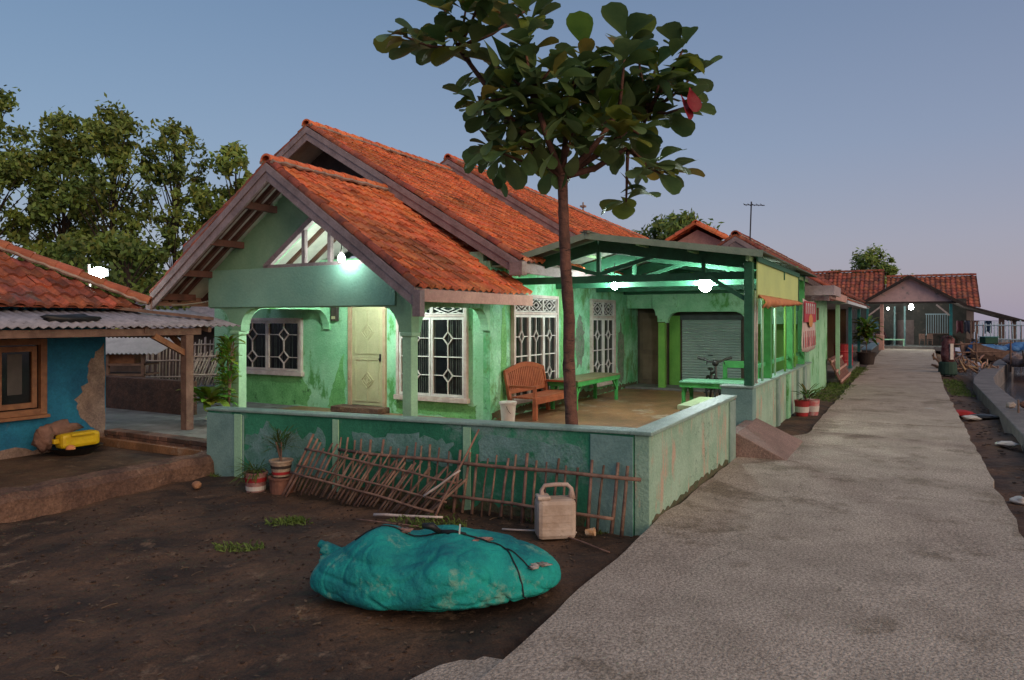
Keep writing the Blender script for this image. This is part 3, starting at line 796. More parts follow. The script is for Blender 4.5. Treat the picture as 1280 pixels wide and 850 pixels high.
ragged(w0, [(4.9, .11), (13.2, .11), (13.2, .22), (9, .26), (4.9, .24)], SPLASH, gh, name='dirt_splash', amp=.10, n=60, seed=5, d=.006)
y0 = lambda s_, z, d: (-d, s_, z); y1 = lambda s_, z, d: (s_, -d, z)
YGREY = mat('bleached_wall_patch', (.19, .33, .31), (.10, .24, .19), 4, .8, .4, fine=(30, .15), stain=(.03, .19, .10), samt=.45, sscale=5)
ragged(y0, [(4.15, -.1), (5.6, -.12), (5.65, .45), (5.2, .62), (4.6, .5), (4.25, .62)], YGREY, yw, name='bleached_patch', amp=.14, n=9, seed=2)
ragged(y0, [(2.3, .35), (3.7, .38), (3.8, .6), (2.9, .66), (2.3, .6)], YGREY, yw, name='bleached_patch', amp=.12, n=9, seed=6)
ragged(y0, [(.7, .45), (1.9, .45), (1.95, .7), (.75, .74)], YGREY, yw, name='bleached_patch', amp=.10, n=9, seed=9)
for b0_, b1_ in ((.68, 2.02), (2.2, 3.96), (4.14, 5.64)):
    ragged(y0, [(b0_, -.25), (b1_, -.25), (b1_, -.03), (b0_, -.01)], SPLASH, yw, name='dirt_splash', amp=.09, n=26, seed=b0_, d=.006)
ragged(y1, [(.05, -.1), (3.5, -.1), (3.5, .035), (1.8, .05), (.05, .03)], SPLASH, yw, name='dirt_splash', amp=.05, n=60, seed=3, d=.006)
# rear wing --------------------------------------------------------
mb = MB(); mb.box(13.3, 13.45, .3, 4.68, .05, 2.12 + 1.2); mesh('wing_wall', mb, ROOMD, gh)
mb = MB(); mb.box(13.28, 13.298, .2, 1.5, .1, 2.12); mesh('wing_wall', mb, LIME, gh)
fB = lambda s, z, d: (12.3 + d, s, z)
mb = MB()
arch(mb, fB, 3.78, 4.66, 2.86, 2.32, .2, rx=.1, rz=.2, left=True, right=False)
arch(mb, fB, 1.38, 3.56, 2.86, 2.22, .2, rx=.32, rz=.3)
mb.box(12.3, 12.5, 3.56, 3.78, 1.95, 2.86)
mb.box(12.3, 12.5, .2, 1.38, 1.9, 2.86)
mesh('wing_beam', mb, MINT, gh)
for b0 in (3.58, 1.16):
    mb = MB(); mb.box(12.31, 12.49, b0, b0 + .18, .1, 1.93); mesh('wing_column', mb, LIME, gh, bev=.008)
mb = MB(); mb.box(12.2, 12.298, 3.2, 3.9, 2.35, 2.83); mesh('wing_capital', mb, MINT, gh, bev=.01)
mb = MB(); mb.box(13.24, 13.298, 3.42, 3.72, .1, 2.12); mesh('wing_pilaster', mb, LIME, gh)
mb = MB(); mb.box(12.35, 13.29, .25, 4.66, 3.05, 3.1); mesh('wing_ceiling', mb, SHEATH, gh)
mb = MB(); mb.box(12.4, 12.5, .2, 4.66, 2.862, 3.35); mesh('wing_parapet', mb, LIME, gh)
mb = MB(); mb.box(12.18, 12.3, .15, 4.6, 2.93, 3.06); mesh('gutter', mb, GUTTER, gh, bev=.01)
mb = MB(); mb.box(12.18, 13.28, .2, 4.66, .1, .16); mesh('wing_step', mb, PAVE, gh, bev=.01)
# shutter
mb = MB()
z = .16
while z < 2.0:
    mb.add([(13.27, 1.75, z), (13.27, 3.36, z), (13.245, 3.36, z + .035), (13.245, 1.75, z + .035), (13.27, 3.36, z + .07), (13.27, 1.75, z + .07)], [(0, 1, 2, 3), (3, 2, 4, 5)])
    z += .072
S_ = mesh('roller_shutter', mb, SHUT, gh)
mb = MB(); mb.bar((13.235, 2.5, 1.02), (13.235, 2.62, 1.02), .03, .02); mesh('handle', mb, BLACK, S_)
mb = MB(); mb.box(13.2, 13.28, 1.7, 3.41, 2.0, 2.2); mesh('shutter_housing', mb, mat('dark_grey_housing', (.10, .12, .12)), S_, bev=.008)
# brown doors at the back of the wing
mb = MB(); mb.box(13.24, 13.298, 3.78, 4.6, .16, 2.2); dd = mesh('door', mb, mat('worn_brown_door', (.17, .12, .08), (.12, .085, .06), 3, .8), gh, bev=.006)
mb = MB(); mb.box(13.225, 13.238, 3.88, 4.5, .3, 1.0); mb.box(13.225, 13.238, 3.88, 4.5, 1.15, 2.05); mesh('door_panel', mb, mat('worn_brown_panel', (.20, .14, .095), (.15, .105, .07), 3, .8), dd, bev=.006)

# ------------------------------------------------------------------ carport canopy
cp = thing('carport', 'green timber carport with low corrugated gable roof beside the house', 'carport', (5.4, 2.3, .1))
rb, rz_ = 2.85, 3.55
def corr(mb, E, A, S, pitch=.09, amp=.014, n=2):
    E = Vector(E); A = Vector(A); S = Vector(S); N_ = A.cross(S).normalized()
    if N_.z < 0: N_ = -N_
    k = int(A.length / pitch * 4)
    base = len(mb.v)
    for j in range(n + 1):
        for i in range(k + 1):
            mb.v.append(E + A * (i / k) + S * (j / n) + N_ * (amp * math.sin(i * math.pi / 2)))
    for j in range(n):
        for i in range(k):
            a = base + j * (k + 1) + i; mb.f.append((a, a + 1, a + k + 2, a + k + 1)); mb.t.append((1, 1, 1))
mb = MB(); corr(mb, (5.1, -.18, 3.10), (8.0, 0, 0), (0, rb + .18, rz_ - 3.10)); mesh('roof_sheet', mb, CORR, cp, solid=.008)
mb = MB(); corr(mb, (5.1, 4.45, 3.15), (8.0, 0, 0), (0, rb - 4.45, rz_ - 3.15)); mesh('roof_sheet', mb, CORR, cp, solid=.008)
mb = MB(); mb.bar((5.08, rb, rz_ + .03), (13.1, rb, rz_ + .03), .2, .02); mb.bar((5.02, rb - .1, rz_ + .02), (5.3, rb + .1, rz_ + .06), .06, .05); mesh('ridge_sheet', mb, CORR, cp)
mb = MB(); mb.bar((5.09, -.2, 3.055), (5.09, rb, 3.51), .03, .11, up=(0, 0, 1)); mesh('bargeboard', mb, mat('pale_sage_board', (.28, .36, .27), (.22, .30, .22)), cp)
mb = MB(); mb.bar((5.09, 4.45, 3.11), (5.09, rb, 3.51), .03, .11, up=(0, 0, 1)); mesh('bargeboard', mb, mat('pale_sage_board', (.3, .4, .3)), cp)
for i, a in enumerate((5.75, 7.75, 10.1, 12.1)):
    mb = MB()
    mb.bar((a, .0, 2.76), (a, 4.66, 2.76), .07, .13)
    mb.bar((a, .0, 2.96), (a, rb, 3.38), .06, .22); mb.bar((a, 4.5, 2.98), (a, rb, 3.38), .06, .22)
    mb.bar((a, rb, 2.8), (a, rb, 3.4), .07, .08)
    mb.bar((a, rb, 2.85), (a, 1.6, 3.2), .05, .07); mb.bar((a, rb, 2.85), (a, 3.8, 3.12), .05, .07)
    mb.bar((a, .9, 2.8), (a, .9, 3.1), .06, .06)
    mesh('truss', mb, TRIMG, cp, bev=.004)
for bb, zz in ((.05, 2.95), (1.0, 3.14), (1.9, 3.29), (3.6, 3.3), (4.4, 3.0)):
    mb = MB(); mb.bar((5.15, bb, zz + .05), (13.0, bb, zz + .05), .05, .08); mesh('purlin', mb, mat('light_green_purlin', (.25, .42, .2)), cp)
mb = MB(); mb.bar((5.45, .06, 2.3), (5.45, .75, 2.74), .06, .07); mesh('brace', mb, TRIMG, cp)
for a, w_, m_ in ((5.45, .15, TRIMG), (7.25, .16, GREENP), (10.1, .14, GREENP), (12.1, .16, GREENP)):
    mb = MB(); mb.box(a - w_ / 2, a + w_ / 2, .01, .01 + w_ * .9, .92, 2.95); mesh('post', mb, m_, cp, bev=.006)
for a, m_ in ((5.72, BAMBW), (5.95, BAMBW), (6.5, PALEG), (7.9, PALEG), (9.2, LIME), (10.7, LIME)):
    mb = MB(); mb.tube([(a, .05, .92), (a + rnd(-.04, .04), .05, 2.5)], .022, 6); mesh('pole', mb, m_, cp, smooth=True)
for zz in (1.18,):
    mb = MB(); mb.bar((5.8, .12, zz), (12.0, .12, zz), .03, .07); mesh('rail', mb, mat('light_mint_rail', (.1, .5, .2)), cp)
mb = MB(); mb.prism([(5.56, 2.36), (10.55, 2.42), (10.55, 3.0), (5.56, 3.0)], lambda a, z, d: (a, -.04 + d, z), 0, .02); mesh('side_panel', mb, YGREEN, cp)
mb = MB(); mb.box(5.45, 10.62, -.07, -.042, 2.96, 3.05); mb.box(8.4, 8.46, -.06, -.042, 2.8, 2.96); mb.box(10.55, 10.6, -.06, -.0, 2.2, 3.0); mesh('panel_trim', mb, TRIMG, cp)
# orange cloth rolled under the panel
mb = MB()
n = 40
for i in range(n + 1):
    a = 5.55 + 4.7 * i / n
    k = .17 - .10 * i / n
    for j in range(6):
        f = j / 5
        mb.v.append(Vector((a, -.06 - .10 * math.sin(f * 2.6) + .03 * noise.noise(Vector((a * 2, f * 3, 0))), 2.42 - f * (k + .03 * noise.noise(Vector((a * 3, 1, 0)))) * 1.3)))
for i in range(n):
    for j in range(5):
        a = i * 6 + j; mb.f.append((a, a + 1, a + 7, a + 6)); mb.t.append((1, 1, 1))
mesh('rolled_awning', mb, ORANGE, smooth=True, solid=.01, label='crumpled orange cloth hanging under the pale lime panel of the carport', cat='awning')

# banner
bn = thing('banner', 'red and white food stall banner hanging between the carport and the next house', 'banner', (12, -.06, 1.3))
mb = MB()
n = 14
for i in range(n + 1):
    for j in range(9):
        a = 10.85 + 2.5 * i / n; z = 1.28 + 1.22 * j / 8
        mb.v.append(Vector((a, -.10 + .03 * noise.noise(Vector((a * 1.5, z, 0))), z - .05 * math.sin(math.pi * i / n))))
for i in range(n):
    for j in range(8):
        a = i * 9 + j; mb.f.append((a, a + 9, a + 10, a + 1)); mb.t.append((1, 1, 1))
mesh('cloth', mb, BANW, bn, smooth=True, solid=.004)
mb = MB(); mb.box(10.9, 13.3, -.135, -.13, 1.95, 2.44); mesh('printed_field', mb, BANR, bn)
mb = MB()
def ell(mb, a, z, ra, rz2, y, n=18):
    mb.prism([(a + ra * math.cos(2 * math.pi * k / n), z + rz2 * math.sin(2 * math.pi * k / n)) for k in range(n)], lambda p, q, d: (p, y - d, q), 0, .004)
ell(mb, 12.1, 1.98, .42, .16, -.137); mesh('printed_bowl', mb, BANY, bn)
for a in (11.1, 11.5, 11.9, 12.3, 12.7):
    mb = MB()
    mb.box(a, a + .05, -.142, -.138, 2.15, 2.40)
    mb.box(a, a + .22, -.142, -.138, 2.34, 2.40); mb.box(a + .15, a + .2, -.142, -.138, 2.15, 2.40)
    mesh('printed_letter', mb, FWHITE, bn)
for i, a in enumerate((11.05, 11.45, 11.85, 12.25, 12.65, 13.0)):
    mb = MB(); mb.box(a, a + .16, -.136, -.132, 1.36, 1.6); mb.box(a + .04, a + .12, -.136, -.132, 1.602, 1.74)
    mesh('printed_bottle', mb, BANR, bn)

# ------------------------------------------------------------------ next house along the path
nh = thing('green_house', 'small mint green house with old tiled roof next to the banner', 'house', (16, 2, 0))
mb = MB(); mb.box(13.5, 18.2, .05, .2, -.1, 2.6); mb.box(13.5, 13.65, .2, 4, -.1, 2.6); mb.box(18.05, 18.2, .2, 4, -.1, 2.6); mesh('wall', mb, MINT, nh)
mb = MB(); mb.box(15.2, 15.5, .02, .048, 2.0, 2.35); mesh('vent', mb, PALLET, nh)
r2 = roof(nh, 13.3, 30, -.45, 2.78, 1.9, 4.28, 4.4, 2.7, TERRAD, barge=True)
mb = MB(); mb.box(13.3, 18.7, -.5, -.455, 2.55, 2.76); mesh('eave_fascia', mb, FASCIA, r2)
mb = MB(); mb.box(13.25, 13.3, -.4, 1.2, 2.5, 2.85); mesh('eave_fascia', mb, BARGE, r2)
mb = MB(); mb.box(12.6, 14.6, -.62, -.56, 2.62, 2.86); mb.box(12.6, 12.66, -.56, .1, 2.62, 2.86); mesh('box_gutter', mb, mat('pale_mauve_board', (.42, .34, .35)), nh)
# cross gable behind
mb = MB()
tile_slope(mb, (14.6, 1.6, 3.85), (4, 0, 0), (0, 1.7, .95)); tile_slope(mb, (14.6, 5.0, 3.85), (4, 0, 0), (0, -1.7, .95))
r3 = mesh('roof', mb, TERRAD, nh)
mb = MB(); ridge_caps(mb, (14.5, 3.3, 4.85), (18.6, 3.3, 4.85)); ridge_caps(mb, (14.55, 1.6, 3.9), (14.55, 3.3, 4.85)); ridge_caps(mb, (14.55, 5.0, 3.9), (14.55, 3.3, 4.85)); mesh('ridge_cap', mb, TERRA, r3)
mb = MB(); mb.prism([(1.7, 3.3), (4.9, 3.3), (4.9, 3.85), (3.3, 4.7), (1.7, 3.85)], lambda b, z, d: (14.7 + d, b, z), 0, .1); mesh('gable_wall', mb, FASCIA, nh)
# TV antenna
mb = MB(); mb.tube([(13.6, 1.6, 3.5), (13.65, 1.55, 5.25)], .018, 6); mb.tube([(13.65, 1.75, 5.18), (13.65, 1.2, 5.12)], .012, 5)
for k in range(5): mb.tube([(13.55 - .1, 1.72 - .11 * k, 5.18 - .01 * k), (13.85, 1.72 - .11 * k, 5.18 - .01 * k)], .008, 4)
mb.box(13.5, 13.75, 1.5, 1.7, 3.4, 3.7)
mesh('tv_antenna', mb, METALD, label='thin television antenna mast standing above the carport roof', cat='antenna')
# porch of the next house
np_ = thing('shop_porch', 'open shop porch with white edged flat roof and brown back wall past the mint house', 'porch', (24, .5, 0))
mb = MB(); mb.box(18.3, 30, -.55, 3, 2.52, 2.62); mesh('roof', mb, ZINC, np_)
mb = MB(); mb.box(18.3, 30, 2.9, 3.0, -.1, 2.5); mb.box(29.9, 30, .3, 2.9, -.1, 2.5); mesh('back_wall', mb, mat('shop_red_brown_wall', (.17, .09, .05), (.12, .10, .06), .5, .8), np_)
mb = MB(); mb.box(18.3, 30, -.3, 2.88, -.1, .12); mesh('floor', mb, PAVE, np_)
for a in (18.4, 24, 29.7): 
    mb = MB(); mb.box(a, a + .12, -.3, -.18, .12, 2.5); mesh('post', mb, PALEG if a < 20 else TEAL, np_)

# ------------------------------------------------------------------ pavilion at the end of the path
pv = thing('pavilion', 'open roadside pavilion with pink boarded gable at the far end of the path', 'pavilion', (50, -2.3, 0))
fG = lambda b, z, d: (50 + d, b, z)
mb = MB(); mb.prism([(.45, 3.25), (-2.3, 4.9), (-5.05, 3.25)], fG, 0, .05); mesh('gable_board', mb, PINKG, pv)
mb = MB(); mb.bar((49.9, .6, 3.2), (49.9, -5.2, 3.2), .12, .14); mesh('front_beam', mb, DARKWOOD, pv)
mb = MB(); corr(mb, (49.7, .95, 3.0), (8, 0, 0), (0, -3.25, 2.0), .2, .03); mesh('roof_sheet', mb, mat('rusty_roof_sheet', (.16, .12, .11)), pv, solid=.02)
mb = MB(); corr(mb, (49.7, -8.8, 1.95), (8, 0, 0), (0, 3.2, 1.0), .2, .03); corr(mb, (49.7, -5.6, 2.97), (8, 0, 0), (0, 3.3, 2.03), .2, .03); mesh('roof_sheet', mb, mat('rusty_roof_sheet', (.16, .12, .11)), pv, solid=.02)
mb = MB(); mb.bar((49.65, .95, 2.98), (49.65, -2.3, 5.0), .05, .2); mb.bar((49.65, -5.6, 2.95), (49.65, -2.3, 5.0), .05, .2); mb.bar((49.65, -8.8, 1.93), (49.65, -5.6, 2.95), .05, .14); mesh('bargeboard', mb, DARKWOOD, pv)
for b0, m_, w_ in ((.3, TEAL, .14), (-.6, FASCIA, .22), (-4.75, TEAL, .18), (-8.3, WOODG, .22), (-7.6, WOODG, .3)):
    mb = MB(); mb.box(50, 50 + w_, b0 - w_ / 2, b0 + w_ / 2, 0, 3.1 if b0 > -6 else 2.1); mesh('post', mb, m_, pv)
for p, q in (((.25, 2.3), (-.6, 3.0)), ((-4.7, 2.3), (-3.9, 3.05))):
    mb = MB(); mb.bar((50.05, p[0], p[1]), (50.05, q[0], q[1]), .1, .1); mesh('brace', mb, PINKW, pv)
mb = MB(); mb.box(56, 56.1, -6, 1.5, 0, 3.6); mesh('back_wall', mb, mat('dim_back_wall', (.10, .085, .075), (.05, .045, .04), .7, stain=(.16, .12, .10), samt=.4), pv)
mb = MB(); mb.box(50.2, 56, -5, 1.5, -.1, .12); mb.box(50.0, 50.2, -5, .4, -.1, .17); mesh('floor', mb, PAVE, pv)
mb = MB(); mb.box(55.9, 55.98, -2.6, -1.5, .12, 2.0); mesh('door', mb, mat('dusty_pink_door', (.22, .15, .14)), pv)
for bb in (-1.35, -2.0):
    mb = MB(); mb.box(53, 53.12, bb - .06, bb + .06, .12, 3.0); mesh('post', mb, mat('grey_teal_post', (.13, .20, .20), (.09, .14, .14)), pv)
mb = MB()
for k in range(10): mb.box(55.9, 55.94, -4.8 + k * .15, -4.76 + k * .15, .9, 2.4)
mb.box(55.88, 55.95, -4.85, -3.35, 2.4, 2.48); mb.box(55.88, 55.95, -4.85, -3.35, .85, .9); mesh('window_bars', mb, GUTTER, pv)
mb = MB(); mb.box(55.9, 55.98, -.2, .45, 1.3, 2.0); mesh('poster', mb, mat('pale_blue_poster', (.15, .35, .55), (.3, .45, .5), 3), pv)
# bench in the pavilion, motorbike
t = thing('bench', 'pale green bench under the pavilion lamp', 'bench', (52, -.9, .12)); 
mb = MB(); mb.box(51.8, 52.4, -2.0, .4, .55, .62); mesh('seat', mb, PALEG, t)
for a in (51.85, 52.3):
    for b_ in (-1.95, .35): 
        mb = MB(); mb.box(a, a + .07, b_ - .03, b_ + .04, .12, .55); mesh('leg', mb, PALEG, t)
mbk = thing('motorbike', 'dark motor scooter parked at the back of the pavilion', 'motorbike', (54, -.3, .12))
for x in (-.6, .6):
    mb = MB(HF @ Matrix.Translation((54, -.3 + x, .42)) @ Matrix.Rotation(R(90), 4, 'Y')); mb.lathe((0, 0, -.05), [(.2, 0), (.3, .02), (.3, .08), (.2, .1)], 16); mesh('wheel', mb, BLACK, mbk)
mb = MB(); mb.ball((54, -.05, .85), (.14, .45, .16)); mb.bar((54, -.85, .5), (54, -.6, 1.15), .16, .14); mb.bar((54, -.6, .45), (54, .1, .5), .2, .12); mb.ball((54, .35, .7), (.13, .4, .12)); mesh('body', mb, mat('dark_maroon_gloss', (.06, .015, .02), rough=.3), mbk)
mb = MB(); mb.ball((54, .2, 1.0), (.12, .38, .06)); mesh('saddle', mb, BLACK, mbk)
mb = MB(); mb.tube([(53.7, -.65, 1.2), (54, -.6, 1.25), (54.3, -.65, 1.2)], .025, 6); mesh('handlebar', mb, METALD, mbk)

# large tiled house behind the pavilion (world axes)
GF = Matrix.Translation((24.0, 63.2, 0)) @ Matrix.Rotation(-math.atan2(.482, .876), 4, 'Z')
bh = thing('tiled_house', 'long house with dark red tiled roof rising behind the pavilion', 'house', (7, 3, 0), GF)
for x0, x1, ze_, zr_ in ((0, 7.6, 3.4, 6.2), (7.8, 14.4, 3.0, 5.65)):
    mb = MB(GF); tile_slope(mb, (x0, 0, ze_), (x1 - x0, 0, 0), (0, 4, zr_ - ze_), .36, .5, amp=.05, var=.3); tile_slope(mb, (x0, 8, ze_), (x1 - x0, 0, 0), (0, -4, zr_ - ze_), .5, .6)
    rr = mesh('roof', mb, TERRAD, bh)
    mb = MB(GF); ridge_caps(mb, (x0, 4, zr_ + .1), (x1, 4, zr_ + .1), .16, .45); mesh('ridge_cap', mb, TERRAD, rr)
    mb = MB(GF); mb.box(x0 + .4, x1 - .4, .6, 7.4, -.2, ze_ + .1); mesh('wall', mb, WALLP, bh)
    mb = MB(GF); mb.prism([(.6, ze_ + .11), (7.4, ze_ + .11), (4, zr_ - .15)], lambda y, z, d: (x1 - .5 + d, y, z), 0, .1); mesh('gable_wall', mb, WALLP, bh)
# shed between
sh = thing('tiled_house', 'low brick red house between the shop porch and the pavilion', 'house', (40, 2.5, 0))
mb = MB(); mb.box(33, 47, 1.6, 5.2, -.1, 2.7); mesh('wall', mb, mat('old_ochre_wall', (.20, .13, .09), (.13, .09, .07), .6), sh)
roof(sh, 31.5, 48, .1, 2.8, 3.2, 4.8, 6.2, 2.9, TERRAD, barge=True, tw=.3, tl=.4)

# ------------------------------------------------------------------ props on the terrace
# garden bench (red brown, slatted back)
bt = thing('garden_bench', 'red brown wooden bench with arched slatted back beside the second window', 'bench', (6.1, 4.2, .1))
B0, B1, BF, BB = 5.25, 6.95, 3.92, 4.5
mb = MB()
for k in range(4): mb.box(B0, B1, BF + k * .13, BF + k * .13 + .115, .50, .53)
mb.box(B0, B1, BF - .01, BF + .02, .40, .50); mesh('seat', mb, REDWOOD, bt, bev=.004)
for a in (B0 + .02, B1 - .1):
    mb = MB(); mb.box(a, a + .08, BF, BF + .08, .1, .5); mesh('leg', mb, REDWOOD, bt, bev=.004)
    mb = MB(); mb.bar((a + .04, BB - .05, .1), (a + .04, BB + .06, .75), .07, .07); mesh('leg', mb, REDWOOD, bt, bev=.004)
    mb = MB(); mb.bar((a + .04, BF, .72), (a + .04, BB, .72), .07, .04); mb.bar((a + .04, BF + .05, .5), (a + .04, BF + .05, .7), .06, .06); mesh('armrest', mb, REDWOOD, bt, bev=.004)
def btop(f): return .98 + .13 * math.sin(math.pi * max(0, min(1, f)))
mb = MB()
ns = 22
for i in range(ns):
    f = (i + .5) / ns; a = B0 + (B1 - B0) * f
    mb.bar((a, BB + .02, .60), (a, BB + .10, btop(f) - .03), .05, .02, up=(0, 1, 0))
for i in range(12):
    f0, f1 = i / 12, (i + 1) / 12
    mb.bar((B0 + (B1 - B0) * f0, BB + .10, btop(f0)), (B0 + (B1 - B0) * f1, BB + .10, btop(f1)), .04, .09, up=(0, 0, 1))
mb.bar((B0, BB + .02, .61), (B1, BB + .02, .61), .035, .08)
for a in (B0 + .03, B1 - .03): mb.bar((a, BB, .5), (a, BB + .1, btop(0)), .06, .05, up=(0, 1, 0))
mesh('backrest', mb, REDWOOD, bt, bev=.003)
# green bench-tables
def green_table(label, a0, a1, b0, b1, h, topm):
    t = thing('bench_table', label, 'table', ((a0 + a1) / 2, (b0 + b1) / 2, .1))
    mb = MB()
    nn = max(3, int((b1 - b0) / .12))
    for k in range(nn):
        y0 = b0 + (b1 - b0) * k / nn; mb.box(a0, a1, y0, y0 + (b1 - b0) / nn - .008, h - .03, h)
    mesh('tabletop', mb, topm, t, bev=.003)
    mb = MB(); mb.box(a0 + .02, a1 - .02, b0 + .01, b0 + .04, h - .13, h - .032); mb.box(a0 + .02, a1 - .02, b1 - .04, b1 - .01, h - .13, h - .032)
    mb.box(a0 + .02, a0 + .05, b0 + .04, b1 - .04, h - .13, h - .032); mb.box(a1 - .05, a1 - .02, b0 + .04, b1 - .04, h - .13, h - .032)
    mesh('apron', mb, GREENP, t, bev=.003)
    for a in (a0 + .05, a1 - .12):
        for b_ in (b0 + .045, b1 - .115):
            mb = MB(); mb.box(a, a + .07, b_, b_ + .07, .1, h - .032)
            s_ = 1 if a < (a0 + a1) / 2 else -1
            mb.bar((a + .035, b_ + .035, h - .38), (a + .035 + s_ * .28, b_ + .035, h - .08), .04, .05)
            mesh('leg', mb, GREENP, t, bev=.004)
    return t
green_table('bright green bench table with brown top against the wall behind the tree trunk', 6.95, 9.5, 3.8, 4.5, .73, mat('dusty_brown_top', (.22, .19, .10), (.16, .13, .07), 4, .5))
green_table('large dark green table with pale worn top near the gate pier', 8.1, 8.9, .35, 2.0, .72, mat('pale_worn_green_top', (.22, .50, .32), (.17, .42, .26), 4, .4))
t = thing('step_stand_in', 'low pale box standing in for a light tiled step inside the gate opening', 'bench', (6.4, 1.2, .1))  # bench-shaped box stands in for a light tiled step by the wall
mb = MB(); mb.box(5.7, 7.3, .55, 1.35, .42, .5); mesh('seat', mb, mat('pale_lime_top', (.50, .60, .34), (.42, .52, .3), 3, .5), t, bev=.006)
for a, b_ in ((5.75, .6), (5.75, 1.25), (7.2, .6), (7.2, 1.25)):
    mb = MB(); mb.box(a, a + .06, b_, b_ + .06, .1, .42); mesh('leg', mb, TRIMG, t)
t = thing('garden_chair', 'bright green wooden chair in front of the roller shutter', 'chair', (10.6, 1.2, .1))
mb = MB(); mb.box(10.4, 10.9, .85, 1.7, .55, .6); mesh('seat', mb, GREENP, t)
mb = MB(); mb.box(10.85, 10.9, .85, 1.7, .85, 1.02); mb.box(10.85, 10.9, 1.6, 1.7, .6, .85); mb.box(10.85, 10.9, .85, .95, .6, .85); mesh('backrest', mb, GREENP, t, bev=.01)
for a, b_ in ((10.42, .87), (10.42, 1.62), (10.83, .87), (10.83, 1.62)):
    mb = MB(); mb.box(a, a + .06, b_, b_ + .06, .1, .55); mesh('leg', mb, GREENP, t)
# bicycle
bc = thing('bicycle', 'small black bicycle standing in front of the grey roller shutter', 'bicycle', (10.3, 2.3, .1))
BF_ = HF @ Matrix.Translation((9.9, 1.72, .1)) @ Matrix.Rotation(R(205), 4, 'Z') @ Matrix.Scale(1.12, 4)
for x in (-.42, .42):
    m_ = BF_ @ Matrix.Translation((x, 0, .27)) @ Matrix.Rotation(R(90), 4, 'X')
    mb = MB(m_); n = 24
    mb.tube([(math.cos(2 * math.pi * k / n) * .25, math.sin(2 * math.pi * k / n) * .25, 0) for k in range(n + 1)], .024, 7, cap=False)
    W_ = mesh('wheel', mb, BLACK, bc, smooth=True)
    mb = MB(m_)
    for k in range(12):
        an = k * math.pi / 6; mb.tube([(0, 0, .02 * (-1) ** k), (math.cos(an) * .24, math.sin(an) * .24, 0)], .003, 4)
    mesh('spokes', mb, METALD, W_)
mb = MB(BF_)
for p, q in (((-.42, 0, .27), (-.08, 0, .27)), ((-.08, 0, .27), (-.16, 0, .62)), ((-.16, 0, .58), (.28, 0, .66)), ((-.08, 0, .27), (.30, 0, .58)), ((-.42, 0, .27), (-.15, 0, .56)), ((.42, 0, .27), (.28, 0, .76))):
    mb.tube([p, q], .026, 6)
mesh('frame', mb, mat('bike_black_paint', (.02, .02, .022), rough=.35), bc)
mb = MB(BF_); mb.tube([(.27, 0, .76), (.25, 0, .86)], .014, 6); mb.tube([(.2, -.3, .93), (.25, -.1, .86), (.25, .1, .86), (.2, .3, .93)], .022, 6); mb.tube([(.2, -.34, .935), (.215, -.2, .90)], .03, 6); mb.tube([(.2, .34, .935), (.215, .2, .90)], .03, 6); mb.ball((.26, 0, .83), (.06, .07, .07)); mb.tube([(.24, -.16, .88), (.30, -.18, .80)], .012, 5); mb.tube([(.24, .16, .88), (.30, .18, .80)], .012, 5); mesh('handlebar', mb, BLACK, bc)
mb = MB(BF_); mb.ball((-.2, 0, .68), (.13, .06, .03)); mb.tube([(-.16, 0, .55), (-.18, 0, .67)], .014, 6); mesh('saddle', mb, BLACK, bc, smooth=True)
mb = MB(BF_ ); mb.tube([(-.08, -.12, .2), (-.08, -.06, .27), (-.08, .06, .27), (-.08, .12, .34)], .01, 5); mb.box(-.13, -.03, -.16, -.1, .19, .21); mb.box(-.13, -.03, .1, .16, .33, .35); mesh('pedals', mb, BLACK, bc)
# bucket by the bench
t = thing('bucket', 'white lidded plastic bucket on the terrace left of the red brown bench', 'bucket', (4.72, 4.22, .1))
mb = MB(); mb.lathe((4.72, 4.22, .1), [(.12, 0), (.145, .34), (.158, .345), (.158, .36), (.148, .37)], 24); mesh('body', mb, WPLAS, t, smooth=False)
mb = MB(); mb.lathe((4.72, 4.22, .47), [(.165, 0), (.165, .03), (.15, .035)], 24); mesh('lid', mb, WPLAS, t)
mb = MB(); n = 12
mb.tube([(4.72 + .155 * math.cos(math.pi * k / n), 4.22 - .05 - .06 * math.sin(math.pi * k / n) * 1.0, .43 - .16 * math.sin(math.pi * k / n)) for k in range(n + 1)], .005, 5); mesh('handle', mb, METALD, t)
# sandals on the floor by the bucket
for i, (a, b_, lab) in enumerate(((4.25, 4.3, 'dark sandal lying left of the white bucket'), (4.35, 4.0, 'dark sandal lying below the white bucket towards the tree'))):
    t = thing('sandal', lab, 'sandal', (a, b_, .1), group='sandals on the terrace floor')
    mb = MB(); mb.ball((a, b_, .115), (.06, .13, .014), 12, 4); mesh('sole', mb, BLACK, t)
    mb = MB(); mb.tube([(a - .05, b_ - .02, .12), (a, b_ - .06, .17), (a + .05, b_ - .02, .12)], .01, 5); mesh('strap', mb, WOODF, t)

